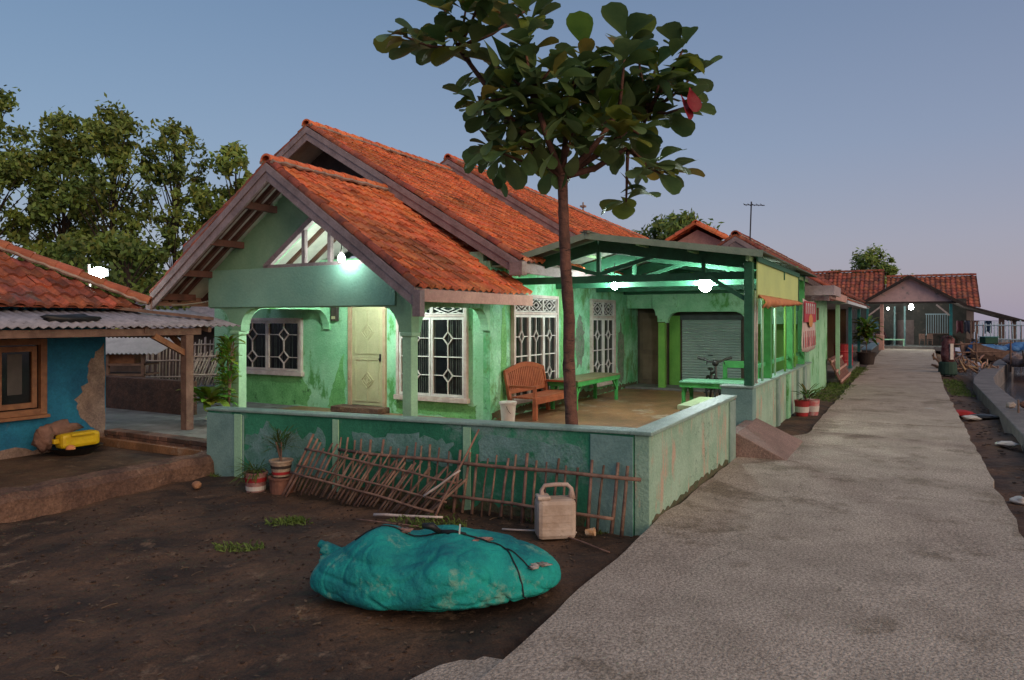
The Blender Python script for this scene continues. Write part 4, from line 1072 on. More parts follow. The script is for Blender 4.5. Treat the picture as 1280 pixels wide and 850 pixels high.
# ------------------------------------------------------------------ lamps
def bulb(label, a, b, z, r, strength, top, fr=None, shade=False):
    t = thing('light_bulb', label, 'lamp', (a, b, z), fr, group='lit white bulbs')
    mb = MB(fr); mb.ball((a, b, z), (r, r, r * 1.15), 14, 10); mesh('glass', mb, bulbmat(strength), t, smooth=True)
    mb = MB(fr); mb.lathe((a, b, z + r * 1.05), [(r * .45, 0), (r * .5, .06), (r * .3, .09)], 12); mesh('socket', mb, WPLAS, t)
    mb = MB(fr); mb.tube([(a, b, z + r + .08), (a, b, top)], .008, 5); mesh('cord', mb, BLACK, t)
    return t
bulb('small lit bulb hanging at the right corner of the porch gable opening', 2.16, 5.92, 3.01, .06, 120, 3.5)
bulb('added unseen bulb behind the blue green beam that brightens the porch walls', 3.5, 6.7, 2.82, .085, 620, 4.1)  # extra bulb added out of sight to brighten the porch walls
bulb('smaller lit bulb hanging under the carport nearer the house wall', 7.5, 3.2, 2.72, .07, 380, 3.2)
bulb('large brightest bulb hanging under the carport nearer the path', 7.5, 1.3, 2.70, .125, 300, 3.2)
bulb('lit bulb under the gable beam of the far pavilion', 50.6, -2.4, 2.9, .15, 300, 4.2)
bulb('faint small bulb inside the far pavilion left of its main lamp', 54, -.9, 2.85, .07, 120, 3.6)

# ------------------------------------------------------------------ garden tree in front of the wall
gt = thing('garden_tree', 'young broad leaved almond tree with bare trunk behind the yard wall', 'tree', (.72, 8.05, .1), ID)
mb = MB(ID)
tp = [(.73, 8.05, -.1), (.70, 8.05, .4), (.665, 8.05, .9), (.635, 8.05, 1.5), (.64, 8.05, 2.0), (.60, 8.05, 2.6), (.575, 8.05, 3.2), (.56, 8.05, 3.72)]
pts = []; rr = []
for i in range(len(tp) - 1):
    for k in range(6):
        f = k / 6; p = Vector(tp[i]).lerp(Vector(tp[i + 1]), f); h = (i + f) / (len(tp) - 1)
        pts.append(p); rr.append((.078 - .022 * h) * (1 + .05 * math.sin(len(pts) * 2.1) + rnd(-.03, .03)))
mb.tube(pts, rr, 12)
mesh('trunk', mb, BARK, gt, smooth=True)
CR = [(-1.82,5.10),(-1.62,5.22),(-1.4,5.0),(-1.35,5.35),(-1.1,5.28),(-.9,5.45),(-.62,5.55),(-.42,5.42),(-.45,5.05),(-.8,4.95),(-1.1,4.95),(-.65,4.7),
      (-.98,4.3),(-.85,4.05),(-.6,4.45),(-.3,4.85),(-.45,3.9),(-.7,3.8),(-.2,4.3),(0,4.55),(.15,4.75),(.3,4.95),(.5,4.5),(.7,4.75),(.85,4.4),
      (.75,5.0),(1.0,5.1),(1.22,4.9),(1.45,4.95),(1.62,4.72),(1.38,4.55),(1.2,4.3),(1.46,4.3),(1.0,4.1),(1.3,3.85),(1.12,3.55),(.9,3.42),(.68,3.95),
      (.35,4.15),(.15,4.2),(-.1,4.0),(-.35,4.2),(.55,4.25),(.85,3.95),(1.45,3.75),(.95,4.6),(1.2,4.65),(-.15,4.6),(-.3,4.5),(.3,4.55)]
CR = [(x_ * (.90 if x_ > 0 else .96), z_) for x_, z_ in CR]
br = MB(ID); lf = MB(ID)
top = Vector((.56, 8.05, 3.7))
def leaf(mb, p, d, L, t, up=Vector((0, 0, 1)), w_=.62, droop=.35, n=5):
    d = d.normalized(); x = d.cross(up)
    if x.length < .05: x = d.cross(Vector((1, 0, 0)))
    x.normalize(); u_ = x.cross(d).normalized()
    base = len(mb.v)
    prof = [.07, .24, .48, .74, .94, 1.0, .84, .38] if n >= 5 else [.10, .42, .80, 1.0, .78, .04]
    m_ = len(prof); q = Vector(p); cur = d.copy()
    for i in range(m_):
        f = i / (m_ - 1); hw = prof[i] * L * w_ / 2
        mb.v += [q + x * hw + u_ * (hw * .30), q - x * 0 - u_ * .0, q - x * hw + u_ * (hw * .30)]
        cur = (cur - Vector((0, 0, 1)) * (droop / m_)).normalized(); q = q + cur * (L / (m_ - 1))
        u_ = x.cross(cur).normalized()
    for i in range(m_ - 1):
        for k in range(2):
            a = base + i * 3 + k; mb.f.append((a, a + 1, a + 4, a + 3)); mb.t.append(t)
hubs = [Vector((.56 + dx, 8.05 + dy, z)) for dx, dy, z in ((-.9, .2, 4.6), (-.35, -.35, 4.5), (.1, .4, 4.6), (.6, -.2, 4.25), (1.0, .2, 4.4), (-1.15, -.1, 5.0), (.75, .1, 3.95))]
for h in hubs:
    mid = top.lerp(h, .5) + Vector((0, 0, -.12)); br.tube([top - Vector((0, 0, .1)), mid, h], [.045, .035, .024], 7)
for (dx, z) in CR:
    dy = rnd(-.75, .75) * (1 - .35 * abs(dx) / 1.9)
    c = Vector((.56 + dx, 8.05 + dy, z))
    h = min(hubs + [top], key=lambda q: (q - c).length)
    mid = h.lerp(c, .5) + Vector((0, 0, -.05)); br.tube([h, mid, c], [.022, .017, .011], 6)
    out_ = (c - Vector((.56, 8.05, 3.9))).normalized()
    nl = random.choice((7, 8, 9, 10, 11))
    for k in range(nl):
        an = k * 2.4 + rnd(-.3, .3)
        d = Vector((math.cos(an), math.sin(an), rnd(-.45, .95))) + out_ * .5
        L = rnd(.24, .44) * (.5 if k > 7 else 1)
        r_ = random.random()
        if r_ < .62: t = g3(.10, .72)
        elif r_ < .86: t = (rnd(1.2, 2.0), rnd(1.1, 1.5), .7)
        elif r_ < .90: t = (2.4, 1.2, .8)
        else: t = (.8, 1.0, 1.4)
        leaf(lf, c + out_ * rnd(-.22, .04) + d.normalized() * .04, d, L, t, w_=rnd(.66, .84), droop=rnd(.2, 1.2))
# inner leaves, hanging nearer the fork
for k in range(200):
    q = Vector((rnd(-1.0, .85), rnd(-.6, .6), rnd(-.42, .85)))
    c = Vector((.56, 8.05, 4.15)) + q
    d = Vector((rnd(-1, 1), rnd(-1, 1), rnd(-1, .2)))
    leaf(lf, c, d, rnd(.22, .36), g3(.1, .7), w_=rnd(.58, .72), droop=rnd(.3, 1.2))
# one red leaf pair
for p_, d in (((1.78, 7.6, 4.38), (.3, -.3, -1)), ((1.88, 7.62, 4.46), (.1, -.3, -.8))):
    leaf(lf, Vector(p_), Vector(d), .3, (2.4, .10, .45), w_=.6)
mesh('branches', br, BARK, gt, smooth=True)
mesh('crown', lf, LEAFM, gt, smooth=True)

# ------------------------------------------------------------------ background trees
def bgtree(label, x, y, zb, zt, rad, nclump, leaves, ls, trunk=.13, m=LEAFB, lean=0, tone=1.0, group='trees behind the houses', name='leafy_tree', blank=.25):
    t = thing(name, label, 'tree', (x, y, -.1), ID, group=group)
    tb = MB(ID); lb = MB(ID)
    H = zt - zb
    tb.tube([(x, y, -.3), (x + lean * .4, y, zb), (x + lean * .8, y, zb + H * .5), (x + lean, y, zt - H * .18)], [trunk, trunk * .85, trunk * .5, trunk * .15], 7)
    for i in range(nclump):
        f = random.random()
        z = zb + H * (f ** .9)
        rr_ = rad * (math.sin(math.pi * min(.97, max(.08, f * .82 + .16))) ** .6)
        an = rnd(0, 6.28); q = rr_ * math.sqrt(random.random()) * rnd(.85, 1.05)
        c = Vector((x + lean * f + math.cos(an) * q, y + math.sin(an) * q, z))
        st_ = Vector((x + lean * max(0, f - .25), y, zb + H * max(0, f - .28)))
        if random.random() < .7: tb.tube([st_, st_.lerp(c, .55) + Vector((0, 0, .1)), c], [trunk * .28, trunk * .18, trunk * .08], 5, cap=False)
        cr = rnd(.2, .85) * rad * .36
        k0 = tone * rnd(.75, 1.25)
        for j in range(int(leaves * rnd(.6, 1.3))):
            d = Vector((random.gauss(0, 1), random.gauss(0, 1), random.gauss(0, .75))).normalized() * cr * (random.random() ** .6) * rnd(.8, 1.35)
            p = c + d
            u1 = Vector((random.gauss(0, 1), random.gauss(0, 1), random.gauss(0, 1))).normalized()
            u2 = u1.orthogonal().normalized()
            l_ = ls * rnd(.7, 1.3)
            k = k0 * rnd(.55, 1.5)
            yl = 1.35 if random.random() < .22 else 1
            lb.add([p - u1 * l_, p + u2 * l_ * .45, p + u1 * l_, p - u2 * l_ * .45], [(0, 1, 2, 3)], (k * yl, k * (.9 + .1 * yl), k * .9))
    mesh('trunk', tb, BARKD, t, smooth=True); mesh('crown', lb, m, t)
    return t
bgtree('tall leafy tree at the left edge above the blue house roof', -22.0, 30, 3.2, 11.6, 2.6, 92, 72, .125)
bgtree('dense leafy tree just right of the left edge above the blue house', -19.3, 31, 3.6, 10.6, 2.2, 90, 110, .14)
bgtree('tall leafy tree directly behind the floodlight', -16.6, 30, 2.6, 10.6, 2.3, 92, 72, .125)
bgtree('tall leafy tree between the floodlight and the porch gable', -14.3, 30.5, 1.8, 10.2, 2.1, 92, 72, .125)
bgtree('lower yellow green tree behind the porch gable peak', -11.9, 31, 2.5, 9.3, 1.9, 70, 110, .14, tone=1.3)
bgtree('low bushy tree behind the blue house hip', -12.8, 24, .6, 4.6, 2.2, 50, 90, .12)
bgtree('low bushy tree under the left eave of the green house', -15.3, 26, .2, 5.2, 2.4, 50, 90, .13)
bgtree('rounded grey green tree behind the carport roof', 11.2, 48, 4.0, 8.9, 3.3, 70, 90, .2, tone=1.1)
bgtree('rounded tree rising behind the long tiled house', 40.5, 80, 4.0, 9.6, 3.3, 60, 90, .24, tone=1.3)
bgtree('small dark shrub tree beside the rounded tree behind the tiled house', 36.5, 81, 3.0, 7.4, 1.8, 25, 90, .24, tone=1.1)

# ------------------------------------------------------------------ blue house on the left
bl = thing('blue_house', 'blue plastered house with old clay tiled hip roof at the left edge', 'house', (-3, 10, 0))
mb = MB(); mb.box(-9, .28, 9.28, 9.43, -.2, 2.3); mb.box(.13, .28, 9.43, 13, -.2, 2.3); mesh('wall', mb, BLUEW, bl)
def ragged(fn, prof, m, parent, name='bare_patch', d=.004, n=5, amp=.03, seed=1.0):
    """prof: list of (s, z) outline; edges broken up with noise"""
    pl = []
    for i in range(len(prof)):
        p = prof[i]; q = prof[(i + 1) % len(prof)]
        for k in range(n):
            f = k / n; x = p[0] * (1 - f) + q[0] * f; z = p[1] * (1 - f) + q[1] * f
            pl.append((x + amp * noise.noise(Vector((x * 9, z * 9, seed))), z + amp * noise.noise(Vector((x * 9 + 4, z * 9, seed + 7)))))
    mb_ = MB(); mb_.prism(pl, fn, .0015, d); return mesh(name, mb_, m, parent)
RENDER = mat('bare_grey_brown_render', (.26, .185, .15), (.15, .105, .09), 3.2, .85, .5, fine=(30, .25))
fBlu = lambda s_, z, d: (s_, 9.28 - d, z)
ragged(fBlu, [(.26, -.1), (.05, -.05), (.1, .2), (-.12, .45), (-.18, .75), (-.05, 1.0), (-.02, 1.25), (.12, 1.5), (.26, 1.6)], RENDER, bl, amp=.09, n=7)
ragged(fBlu, [(-6, -.15), (.0, -.15), (-.1, .03), (-1.2, .10), (-2.2, .06), (-3.5, .12), (-6, .1)], RENDER, bl, amp=.10, n=9)
# hip roof : front slope (faces -b) and right hip (faces +a)
mb = MB(); EE = Vector((-9.2, 9.05, 2.22)); SS = Vector((0, 2.9, 1.72)); Ls = SS.length
def kp(x, s): return x < 9.95 - (s / Ls) * 2.9
tile_slope(mb, EE, (10, 0, 0), SS, .25, .27, keep=kp, amp=.04, var=.32, dark=.25)
rb_ = mesh('roof', mb, TERRAD, bl)
mb = MB(); mo = MB(); ridge_caps(mb, (.85, 9.0, 2.30), (-2.05, 11.95, 4.0), .11, .38, mort=mo); ridge_caps(mb, (-9.2, 11.95, 4.02), (-2.05, 11.95, 4.02), .11, .38); mesh('ridge_cap', mb, mat('hip_cap_tile', (.42, .14, .07), (.28, .09, .05), 3, tint=True), rb_); mesh('ridge_mortar', mo, MORTAR, rb_)
mb = MB(); mb.add([(.8, 9.05, 2.22), (.8, 14.9, 2.22), (-2.1, 11.95, 3.9)], [(0, 1, 2)]); mb.add([(-9.2, 9.05, 2.19), (.8, 9.05, 2.19), (-2.1, 11.95, 3.88), (-9.2, 11.95, 3.88)], [(0, 1, 2, 3)]); mesh('roof_boarding', mb, TERRAD, rb_)
fBl = lambda s, z, d: (-2.1 + s, 9.28 - d, z)
mb = MB()
for (s0, s1, z0, z1) in ((0, .09, .58, 1.72), (.62, .71, .58, 1.72), (1.33, 1.42, .58, 1.72)): bxm(mb, fBl, s0, s1, z0, z1, .003, .09)
for (z0, z1) in ((.58, .67), (1.63, 1.72)): 
    for s0 in (.09, .71): bxm(mb, fBl, s0, s0 + .53 if s0 < .5 else 1.33, z0, z1, .003, .085)
bxm(mb, fBl, -.03, 1.45, .53, .578, .003, .12)
Wd = mesh('window', mb, WOODF, bl, bev=.005)
mb = MB(); bxm(mb, fBl, .09, 1.33, .67, 1.63, .003, .015); mesh('pane', mb, GLASS, Wd)
for s0 in (.12, .74):
    mb = MB(); 
    for (a, b_, c, d) in ((s0, s0 + .07, .69, 1.61), (s0 + .48, s0 + .55, .69, 1.61)): bxm(mb, fBl, a, b_, c, d, .02, .06)
    for (c, d) in ((.69, .77), (1.53, 1.61)): bxm(mb, fBl, s0 + .07, s0 + .48, c, d, .02, .055)
    if s0 < .5: mb.bar(fBl(s0 + .05, .72, .05), fBl(s0 - .1 + .3, 1.58, .05), .05, .03, up=(0, 1, 0))
    mesh('casement', mb, WOODF, Wd, bev=.003)
mb = MB(); bxm(mb, fBl, .9, 1.1, .9, 1.5, .016, .018); mesh('curtain', mb, mat('grey_curtain', (.10, .085, .08)), Wd)
# awning
aw = thing('awning', 'weathered grey corrugated awning in front of the blue house', 'awning', (-3, 8.6, 0))
mb = MB(); corr(mb, (-9, 8.05, 1.90), (10.95, 0, 0), (0, 1.3, .27), .13, .018); mesh('roof_sheet', mb, ASB, aw, solid=.01, smooth=True)
mb = MB(); mb.box(-9, 1.2, 8.12, 8.2, 1.755, 1.865); mesh('beam', mb, WOODG, aw, bev=.004)
mb = MB(); mb.bar((1.35, 8.1, 1.84), (1.35, 9.4, 2.10), .06, .09); mb.bar((.2, 8.1, 1.84), (.2, 9.4, 2.10), .06, .09); mesh('rafter', mb, WOODG, aw)
mb = MB(); mb.bar((.2, 9.25, 2.22), (1.62, 8.35, 2.02), .10, .05); mesh('hip_board', mb, WOODG, aw)
mb = MB(); mb.box(.88, 1.02, 8.08, 8.22, .2, 1.752); mesh('post', mb, WOODG, aw, bev=.006)
mb = MB(); mb.bar((.92, 8.15, 1.45), (.35, 8.15, 1.75), .07, .09); mb.bar((.95, 8.2, 1.5), (.95, 8.7, 1.85), .06, .08); mesh('brace', mb, WOODF, aw)
# dark bag lying on the awning
mb = MB(); mb.ball((-.75, 8.45, 2.02), (.42, .16, .07), 14, 8, jit=.4); mesh('black_cloth', mb, BLACK, smooth=True, label='black cloth bundle lying on the grey awning', cat='cloth')
# bank and low brick wall
mb = MB()
n = 60
for i in range(n + 1):
    a = -6.5 + 6.6 * i / n; j = .05 * noise.noise(Vector((a * 2.2, 0, 0))); k = .03 * noise.noise(Vector((a * 3.7, 5, 0)))
    for (b_, z_) in ((6.26 + j * 1.5, -.3), (6.30 + j, .02 + k), (6.37 + j, .10 + k), (6.56 + j, .125 + k), (6.7 + j, .09 + k), (6.76, -.2)):
        mb.v.append(Vector((a, b_, z_)))
for i in range(n):
    for j in range(5):
        a = i * 6 + j; mb.f.append((a, a + 1, a + 7, a + 6)); mb.t.append((1, 1, 1))
mesh('earth_kerb', mb, EARTHK, label='crumbling clay coloured kerb edging the dirt apron of the blue house', cat='kerb', bev=0)
mb = MB(); mb.box(-9, .2, 6.7, 9.279, -.3, -.02); mesh('dirt_apron', mb, DIRT, kind='structure')
mb = MB()
z = -.2
while z < .2:
    b = 6.48; j = 0
    while b < 9.2:
        l_ = rnd(.17, .22); mb.box(.22 + rnd(-.012, .012), .46, b + .006, min(b + l_, 9.24) - .006, z, z + .062, (rnd(.7, 1.3),) * 3); b += l_
    z += .07
mesh('brick_edge', mb, mat('old_brick', (.17, .085, .06), (.08, .05, .04), 6, .9, .6, tint=True), label='low rough brick edging between the awning post and the blue house', cat='low wall', bev=.005)
# floodlight on the hip
fl = thing('floodlight', 'bright white floodlight on a short pole behind the blue house roof', 'lamp', (-7.75, 13.2, 2.4), ID)
mb = MB(ID); mb.tube([(-7.72, 13.2, 2.2), (-7.76, 13.2, 3.02)], .022, 7); mesh('pole', mb, FWHITE, fl)
mb = MB(ID); mb.ball((-7.58, 13.2, 2.87), (.15, .06, .10), 18, 12); mesh('lamp_glass', mb, bulbmat(90), fl, smooth=True)
mb = MB(ID); mb.box(-7.73, -7.43, 13.262, 13.30, 2.80, 2.95); mesh('housing', mb, METALD, fl, bev=.01)
mb = MB(ID); P0 = Vector((-7.7, 13.2, 2.72)); P1 = Vector((-5.75, 14.4, 2.45)); mb.tube([P0.lerp(P1, k / 12) - Vector((0, 0, .28 * math.sin(math.pi * k / 12))) for k in range(13)], .012, 5)
mesh('power_cable', mb, FWHITE, label='white sagging cable from the floodlight towards the green house eave', cat='cable', smooth=True)
# jerrycan and sack by the blue wall
t = thing('jerrycan', 'yellow jerrycan lying on its side against the blue wall', 'jerrycan', (-.55, 8.9, -.02))
mb = MB(); mb.box(-.72, -.14, 8.72, 8.95, .08, .30); mesh('body', mb, YPLAS, t, bev=.05)
mb = MB(); mb.bar((-.6, 8.70, .28), (-.25, 8.70, .28), .03, .04); mb.bar((-.72, 8.83, .2), (-.80, 8.83, .2), .07, .07); mesh('handle', mb, YPLAS, t, bev=.01)
t = thing('basket', 'black rubber basin under the yellow jerrycan', 'basin', (-.5, 8.82, -.02))
mb = MB(); mb.lathe((-.48, 8.82, -.02), [(.22, 0), (.36, .11), (.38, .12), (.34, .11), (.2, .03)], 20); mesh('body', mb, BLACK, t)
mb = MB(); mb.ball((-.62, 8.98, .36), (.28, .14, .12), 14, 9, jit=.5); mb.ball((-.85, 8.95, .26), (.15, .14, .18), 12, 8, jit=.5); mesh('sack', mb, SACK, smooth=True, label='brown sack slumped over the yellow jerrycan', cat='sack')
mb = MB(); mb.ball((-.66, 8.62, .10), (.07, .06, .055), 10, 7); mesh('plastic_ball', mb, ORANGE, smooth=True, label='orange plastic float in front of the yellow jerrycan', cat='float')
# yard behind: low wall, coop, bamboo fence, shrubs
mb = MB(); mb.box(2.6, 2.8, 10.3, 14.8, .05, .78); mesh('low_wall', mb, BRICKW, label='low dark brown wall across the paved yard behind the awning post', cat='wall', bev=.02)
cg = thing('bird_coop', 'small wooden coop with pale corrugated roof left of the white bamboo fence', 'coop', (-8.8, 16.6, .1), ID)
mb = MB(ID); corr(mb, (-9.9, 16.0, 1.25), (2.0, 0, 0), (.1, 1.2, .32), .1, .02); mesh('roof', mb, ZINC, cg, solid=.01)
for x in (-9.8, -9.1, -8.3):
    mb = MB(ID); mb.box(x, x + .07, 16.1, 16.17, .1, 1.25); mesh('post', mb, WOODG, cg)
mb = MB(ID)
for z_ in (.75, .98): mb.box(-9.8, -8.23, 16.08, 16.8, z_, z_ + .04)
mesh('shelf', mb, WOODG, cg)
mb = MB(ID); mb.box(-9.2, -8.5, 16.2, 16.7, 1.02, 1.22); mesh('nest_box', mb, WOODF, cg)
def bamboo_fence(label, P, U, n, h, m, sp, lean, fr, rails=(.25, .75), rail_m=None, tb=.03, up=Vector((0, 0, 1)), r=.012, name='bamboo_fence'):
    P = Vector(P); U = Vector(U)
    t = thing(name, label, 'fence', tuple(P + U * (n * sp / 2)), fr)
    for i in range(n):
        mb = MB(fr); x = i * sp + rnd(-.02, .02)
        k = h * rnd(.9, 1.08); rr_ = r * rnd(.75, 1.25); b0 = P + U * x + Vector(lean[1]) * 0
        a_ = b0 + Vector((0, 0, rnd(-.03, .02))); c_ = b0 + Vector(lean[0]) * (k / h) + U * rnd(-.03, .03)
        mb.tube([a_, a_.lerp(c_, .5) + U * rnd(-.008, .008), c_], [rr_, rr_ * .95, rr_ * .8], 6, t=g3(.06, .72)); mesh('pale', mb, m, t, smooth=True)
    for f in rails:
        mb = MB(fr); d = Vector(lean[0]) * f; nrm = Vector(lean[1])
        pts = [P + U * (n * sp * k / 8 - .05) + d + nrm * .02 + Vector((0, 0, rnd(-.008, .008))) for k in range(9)]
        mb.tube(pts, r * 1.15, 6, t=(1.1, 1.05, 1.05)); mesh('rail', mb, rail_m or m, t, smooth=True)
    return t
bamboo_fence('whitish upright bamboo fence behind the low brown wall', (-9.2, 18.0, .35), (.98, .1, 0), 26, 1.15, BAMBW, .075, [(0.05, 0, 1.15), (0, -1, 0)], ID, rails=(.2, .55, .9), r=.018)
bamboo_fence('leaning whitish bamboo fence beside the awning post', (-7.95, 17.2, .45), (1, 0, .02), 18, .8, BAMBW, .07, [(.35, 0, .8), (0, -1, 0)], ID, rails=(.3, .85), r=.017)
sd = thing('shed', 'dim timber shed far behind the bamboo fences', 'shed', (-11, 23, 0), ID)
mb = MB(ID); mb.box(-16, -7.5, 23, 26, -.2, 2.0); mesh('wall', mb, mat('dim_timber_wall', (.09, .06, .05), (.05, .035, .03)), sd)
mb = MB(ID); corr(mb, (-16.3, 22.3, 1.75), (9.2, 0, 0), (0, 4, .9), .25, .04); mesh('roof', mb, ASB, sd, solid=.02)

# ------------------------------------------------------------------ plants
def fronds(name, label, x, y, z, n, L, m, fr=ID, spread=.9, w_=.12, tone=1, cat='plant', pot=None, stem=0, group=None, up=.9):
    t = thing(name, label, cat, (x, y, z), fr, group=group)
    f = MB(fr)
    if stem:
        s_ = MB(fr)
        for k in range(3):
            s_.tube([(x, y, z), (x + rnd(-.1, .1), y + rnd(-.1, .1), z + stem)], .012, 5)
        mesh('stem', s_, BAMB, t)
    for i in range(n):
        an = rnd(0, 6.28); d = Vector((math.cos(an) * spread, math.sin(an) * spread, up * rnd(.2, 1.3)))
        leaf(f, Vector((x + rnd(-.04, .04), y + rnd(-.04, .04), z + stem * rnd(.4, 1))), d, L * rnd(.6, 1.15), (tone * rnd(.6, 1.5), tone * rnd(.7, 1.4), rnd(.5, 1)), w_=w_, droop=rnd(.5, 1.6))
    mesh('foliage', f, m, t)
    return t
p_ = hp(1.1, 8.0); 
fronds('potted_plant', 'broad leaved yellow green plant between the awning post and the porch column', -5.45, 12.9, .3, 60, .5, LEAFC, w_=.28, tone=1.5, stem=.35)
fronds('climbing_plant', 'yellowing climbing plant beside the left porch column', -5.08, 12.9, .25, 90, .28, LEAFC, w_=.35, tone=1.5, stem=1.4, spread=.6)
fronds('climbing_plant', 'dry climbing plant in front of the dark green wall edge', -5.35, 13.4, .3, 70, .24, LEAFC, w_=.35, tone=1.7, stem=1.2, spread=.6)
def pot(label, x, y, z, r0, r1, h, m, stripes=None, name='plant_pot', sm=None):
    t = thing(name, label, 'pot', (x, y, z), ID, group='old pots at the yard wall')
    mb = MB(ID); mb.lathe((x, y, z), [(r0, 0), (r1, h * .9), (r1 * 1.1, h * .9), (r1 * 1.1, h), (r1 * .9, h), (r1 * .85, h * .9), (.01, h * .88)], 20); mesh('body', mb, m, t)
    if stripes:
        for (f0, f1, mm) in stripes:
            mb = MB(ID); ra = r0 + (r1 - r0) * f0 / .9 + .003; rb2 = r0 + (r1 - r0) * f1 / .9 + .003
            mb.lathe((x, y, z), [(ra, h * f0), (rb2, h * f1)], 20); mesh('painted_band', mb, mm, t)
    return t
zg = -.165
pot('paint bucket pot with pink and yellow bands left of the stacked pots', -3.22, 9.05, zg, .115, .135, .26, mat('stained_pink_plastic', (.40, .22, .20), (.22, .10, .09), 10), [(.15, .35, WPLAS), (.55, .75, REDPL)])
pot('brown clay pot under the striped pot', -2.86, 8.98, zg, .15, .16, .22, CLAYP)
pot('striped red and cream pot stacked on the brown clay pot', -2.88, 8.98, zg + .225, .10, .135, .20, mat('cream_pot', (.42, .34, .25), (.3, .2, .15), 8), [(.12, .3, REDPL), (.5, .68, DARKWOOD)])
fronds('grassy_plant', 'low grassy plant spilling from the banded bucket pot', -3.22, 9.05, zg + .24, 90, .32, LEAFC, w_=.05, tone=.9, spread=.9)
fronds('feathery_plant', 'upright feathery plant in the striped pot', -2.88, 8.98, zg + .40, 120, .30, LEAFC, w_=.04, tone=.8, spread=.45, stem=.25)
# red buckets with plants along the strip
def hpot(label, a, b, m):
    p = hp(a, b); t = thing('plant_pot', label, 'pot', (p.x, p.y, -.03), ID, group='red buckets used as planters')
    mb = MB(ID); mb.lathe((p.x, p.y, -.03), [(.12, 0), (.155, .32), (.165, .33), (.14, .33), (.01, .3)], 20); mesh('body', mb, m, t)
    mb = MB(ID); mb.lathe((p.x, p.y, .05), [(.134, 0), (.148, .12)], 20); mesh('painted_band', mb, WPLAS, t)
    return p
p1 = hpot('dark red bucket planter on the strip beside the low wall', 9.5, -.25, REDPL); p2 = hpot('pink and red bucket planter nearer the path edge', 9.75, -.42, mat('pink_red_plastic', (.5, .12, .13), (.5, .35, .33), 8))
fronds('grassy_plant', 'sparse green plant growing between the two red buckets', (p1.x + p2.x) / 2, p1.y + .05, .2, 22, .35, LEAFC, w_=.2, spread=.5, stem=.2)
# grass
def grass(label, spots, n, L, name='grass'):
    mb = MB(ID)
    for (x, y, rx, ry) in spots:
        for i in range(n):
            an = rnd(0, 6.28); q = math.sqrt(random.random()); px, py = x + math.cos(an) * q * rx, y + math.sin(an) * q * ry
            qq = INV @ Vector((px, py, 0))
            z = gz(qq.x, qq.y, px, py)
            d = Vector((rnd(-1, 1), rnd(-1, 1), rnd(.4, 1.6))).normalized() * L * rnd(.5, 1.2); s_ = d.cross(Vector((0, 0, 1))).normalized() * .004
            c = Vector((px, py, z)); k = rnd(.6, 1.6)
            mb.add([c - s_, c + s_, c + d * .6 + s_ * .8, c + d + Vector((0, 0, -L * .25))], [(0, 1, 2, 3)], (k, k, k * .8))
    mesh(name, mb, GRASSM, kind='stuff', label=label, cat='grass', origin=(0, 0, 0))
grass('sparse low grass tufts on the dark yard', [(-2.55, 6.75, .26, .10), (-2.35, 7.55, .24, .12), (-2.3, 7.6, .12, .08), (-.9, 7.55, .35, .2), (-.75, 7.4, .3, .1)], 130, .10)
grass('short weeds along the foot of the yard wall', [tuple(hp(-.10, b_)[:2]) + (.10, .07) for b_ in (.5, .9, 1.2, 2.3, 3.1, 4.6, 4.9, 5.5, 6.2)] + [tuple(hp(a_, -.05)[:2]) + (.10, .05) for a_ in (.3, 1.4, 2.2, 3.2)], 40, .07, 'wall_weeds')
sp = []
for k in range(26):
    p = hp(13 + k * .55, -.35 + rnd(-.15, .15)); sp.append((p.x, p.y, .35, .5))
for k in range(10):
    p = hp(17 + k * .6, -3.55); sp.append((p.x, p.y, .25, .4))
grass('grass and weeds growing on the strips along the path', sp, 110, .13, 'strip_grass')

# ------------------------------------------------------------------ bamboo panels on the wall
def panel(label, pts_b, pts_t, n, rails, r=.012):
    """pales between bottom polyline and top polyline in (a,b,z)"""
    t = thing('bamboo_fence', label, 'fence', tuple(Vector(pts_b[0]).lerp(Vector(pts_b[1]), .5)))
    B0_, B1_ = map(Vector, pts_b); T0_, T1_ = map(Vector, pts_t)
    for i in range(n):
        f = i / (n - 1) + rnd(-.006, .006)
        b_ = B0_.lerp(B1_, f) + Vector((0, 0, rnd(-.02, .03))); t_ = T0_.lerp(T1_, f) + Vector((rnd(-.01, .01), rnd(-.03, .03), rnd(-.08, .05)))
        mb = MB(); rr_ = r * rnd(.7, 1.35); g = g3(.06, .65); mid = b_.lerp(t_, .5) + Vector((rnd(-.01, .01), rnd(-.012, .012), 0))
        mb.tube([b_, mid, t_], [rr_, rr_ * .9, rr_ * .8], 6, t=g); mesh('pale', mb, BAMB, t, smooth=True)
    for (p, q, rr_) in rails:
        p = Vector(p); q = Vector(q); mb = MB(); pts = [p.lerp(q, k / 8) + Vector((rnd(-.006, .006), 0, rnd(-.012, .012))) for k in range(9)]
        mb.tube(pts, rr_, 7, t=(1.15, 1.1, 1.1)); mesh('rail', mb, BAMB, t, smooth=True)
    return t
panel('upright bamboo fence panel standing against the green wall behind the jerrycan', ((-.20, 3.9, -.14), (-.20, .22, -.10)), ((-.07, 3.9, .53), (-.07, .22, .56)), 31,
      [((-.12, 3.9, .40), (-.12, .05, .45), .020), ((-.19, 2.6, .06), (-.20, .30, .06), .018)], r=.0155)
panel('tilted bamboo fence panel with leaning pales left of the jerrycan', ((-.48, 4.28, -.08), (-.48, 2.35, -.16)), ((-.26, 4.12, .50), (-.26, 1.95, .34)), 34,
      [((-.33, 4.25, .42), (-.33, 2.05, .245), .014), ((-.46, 4.35, .14), (-.46, 2.25, -.06), .014), ((-.42, 4.3, .24), (-.43, 2.1, .06), .012)], r=.0135)
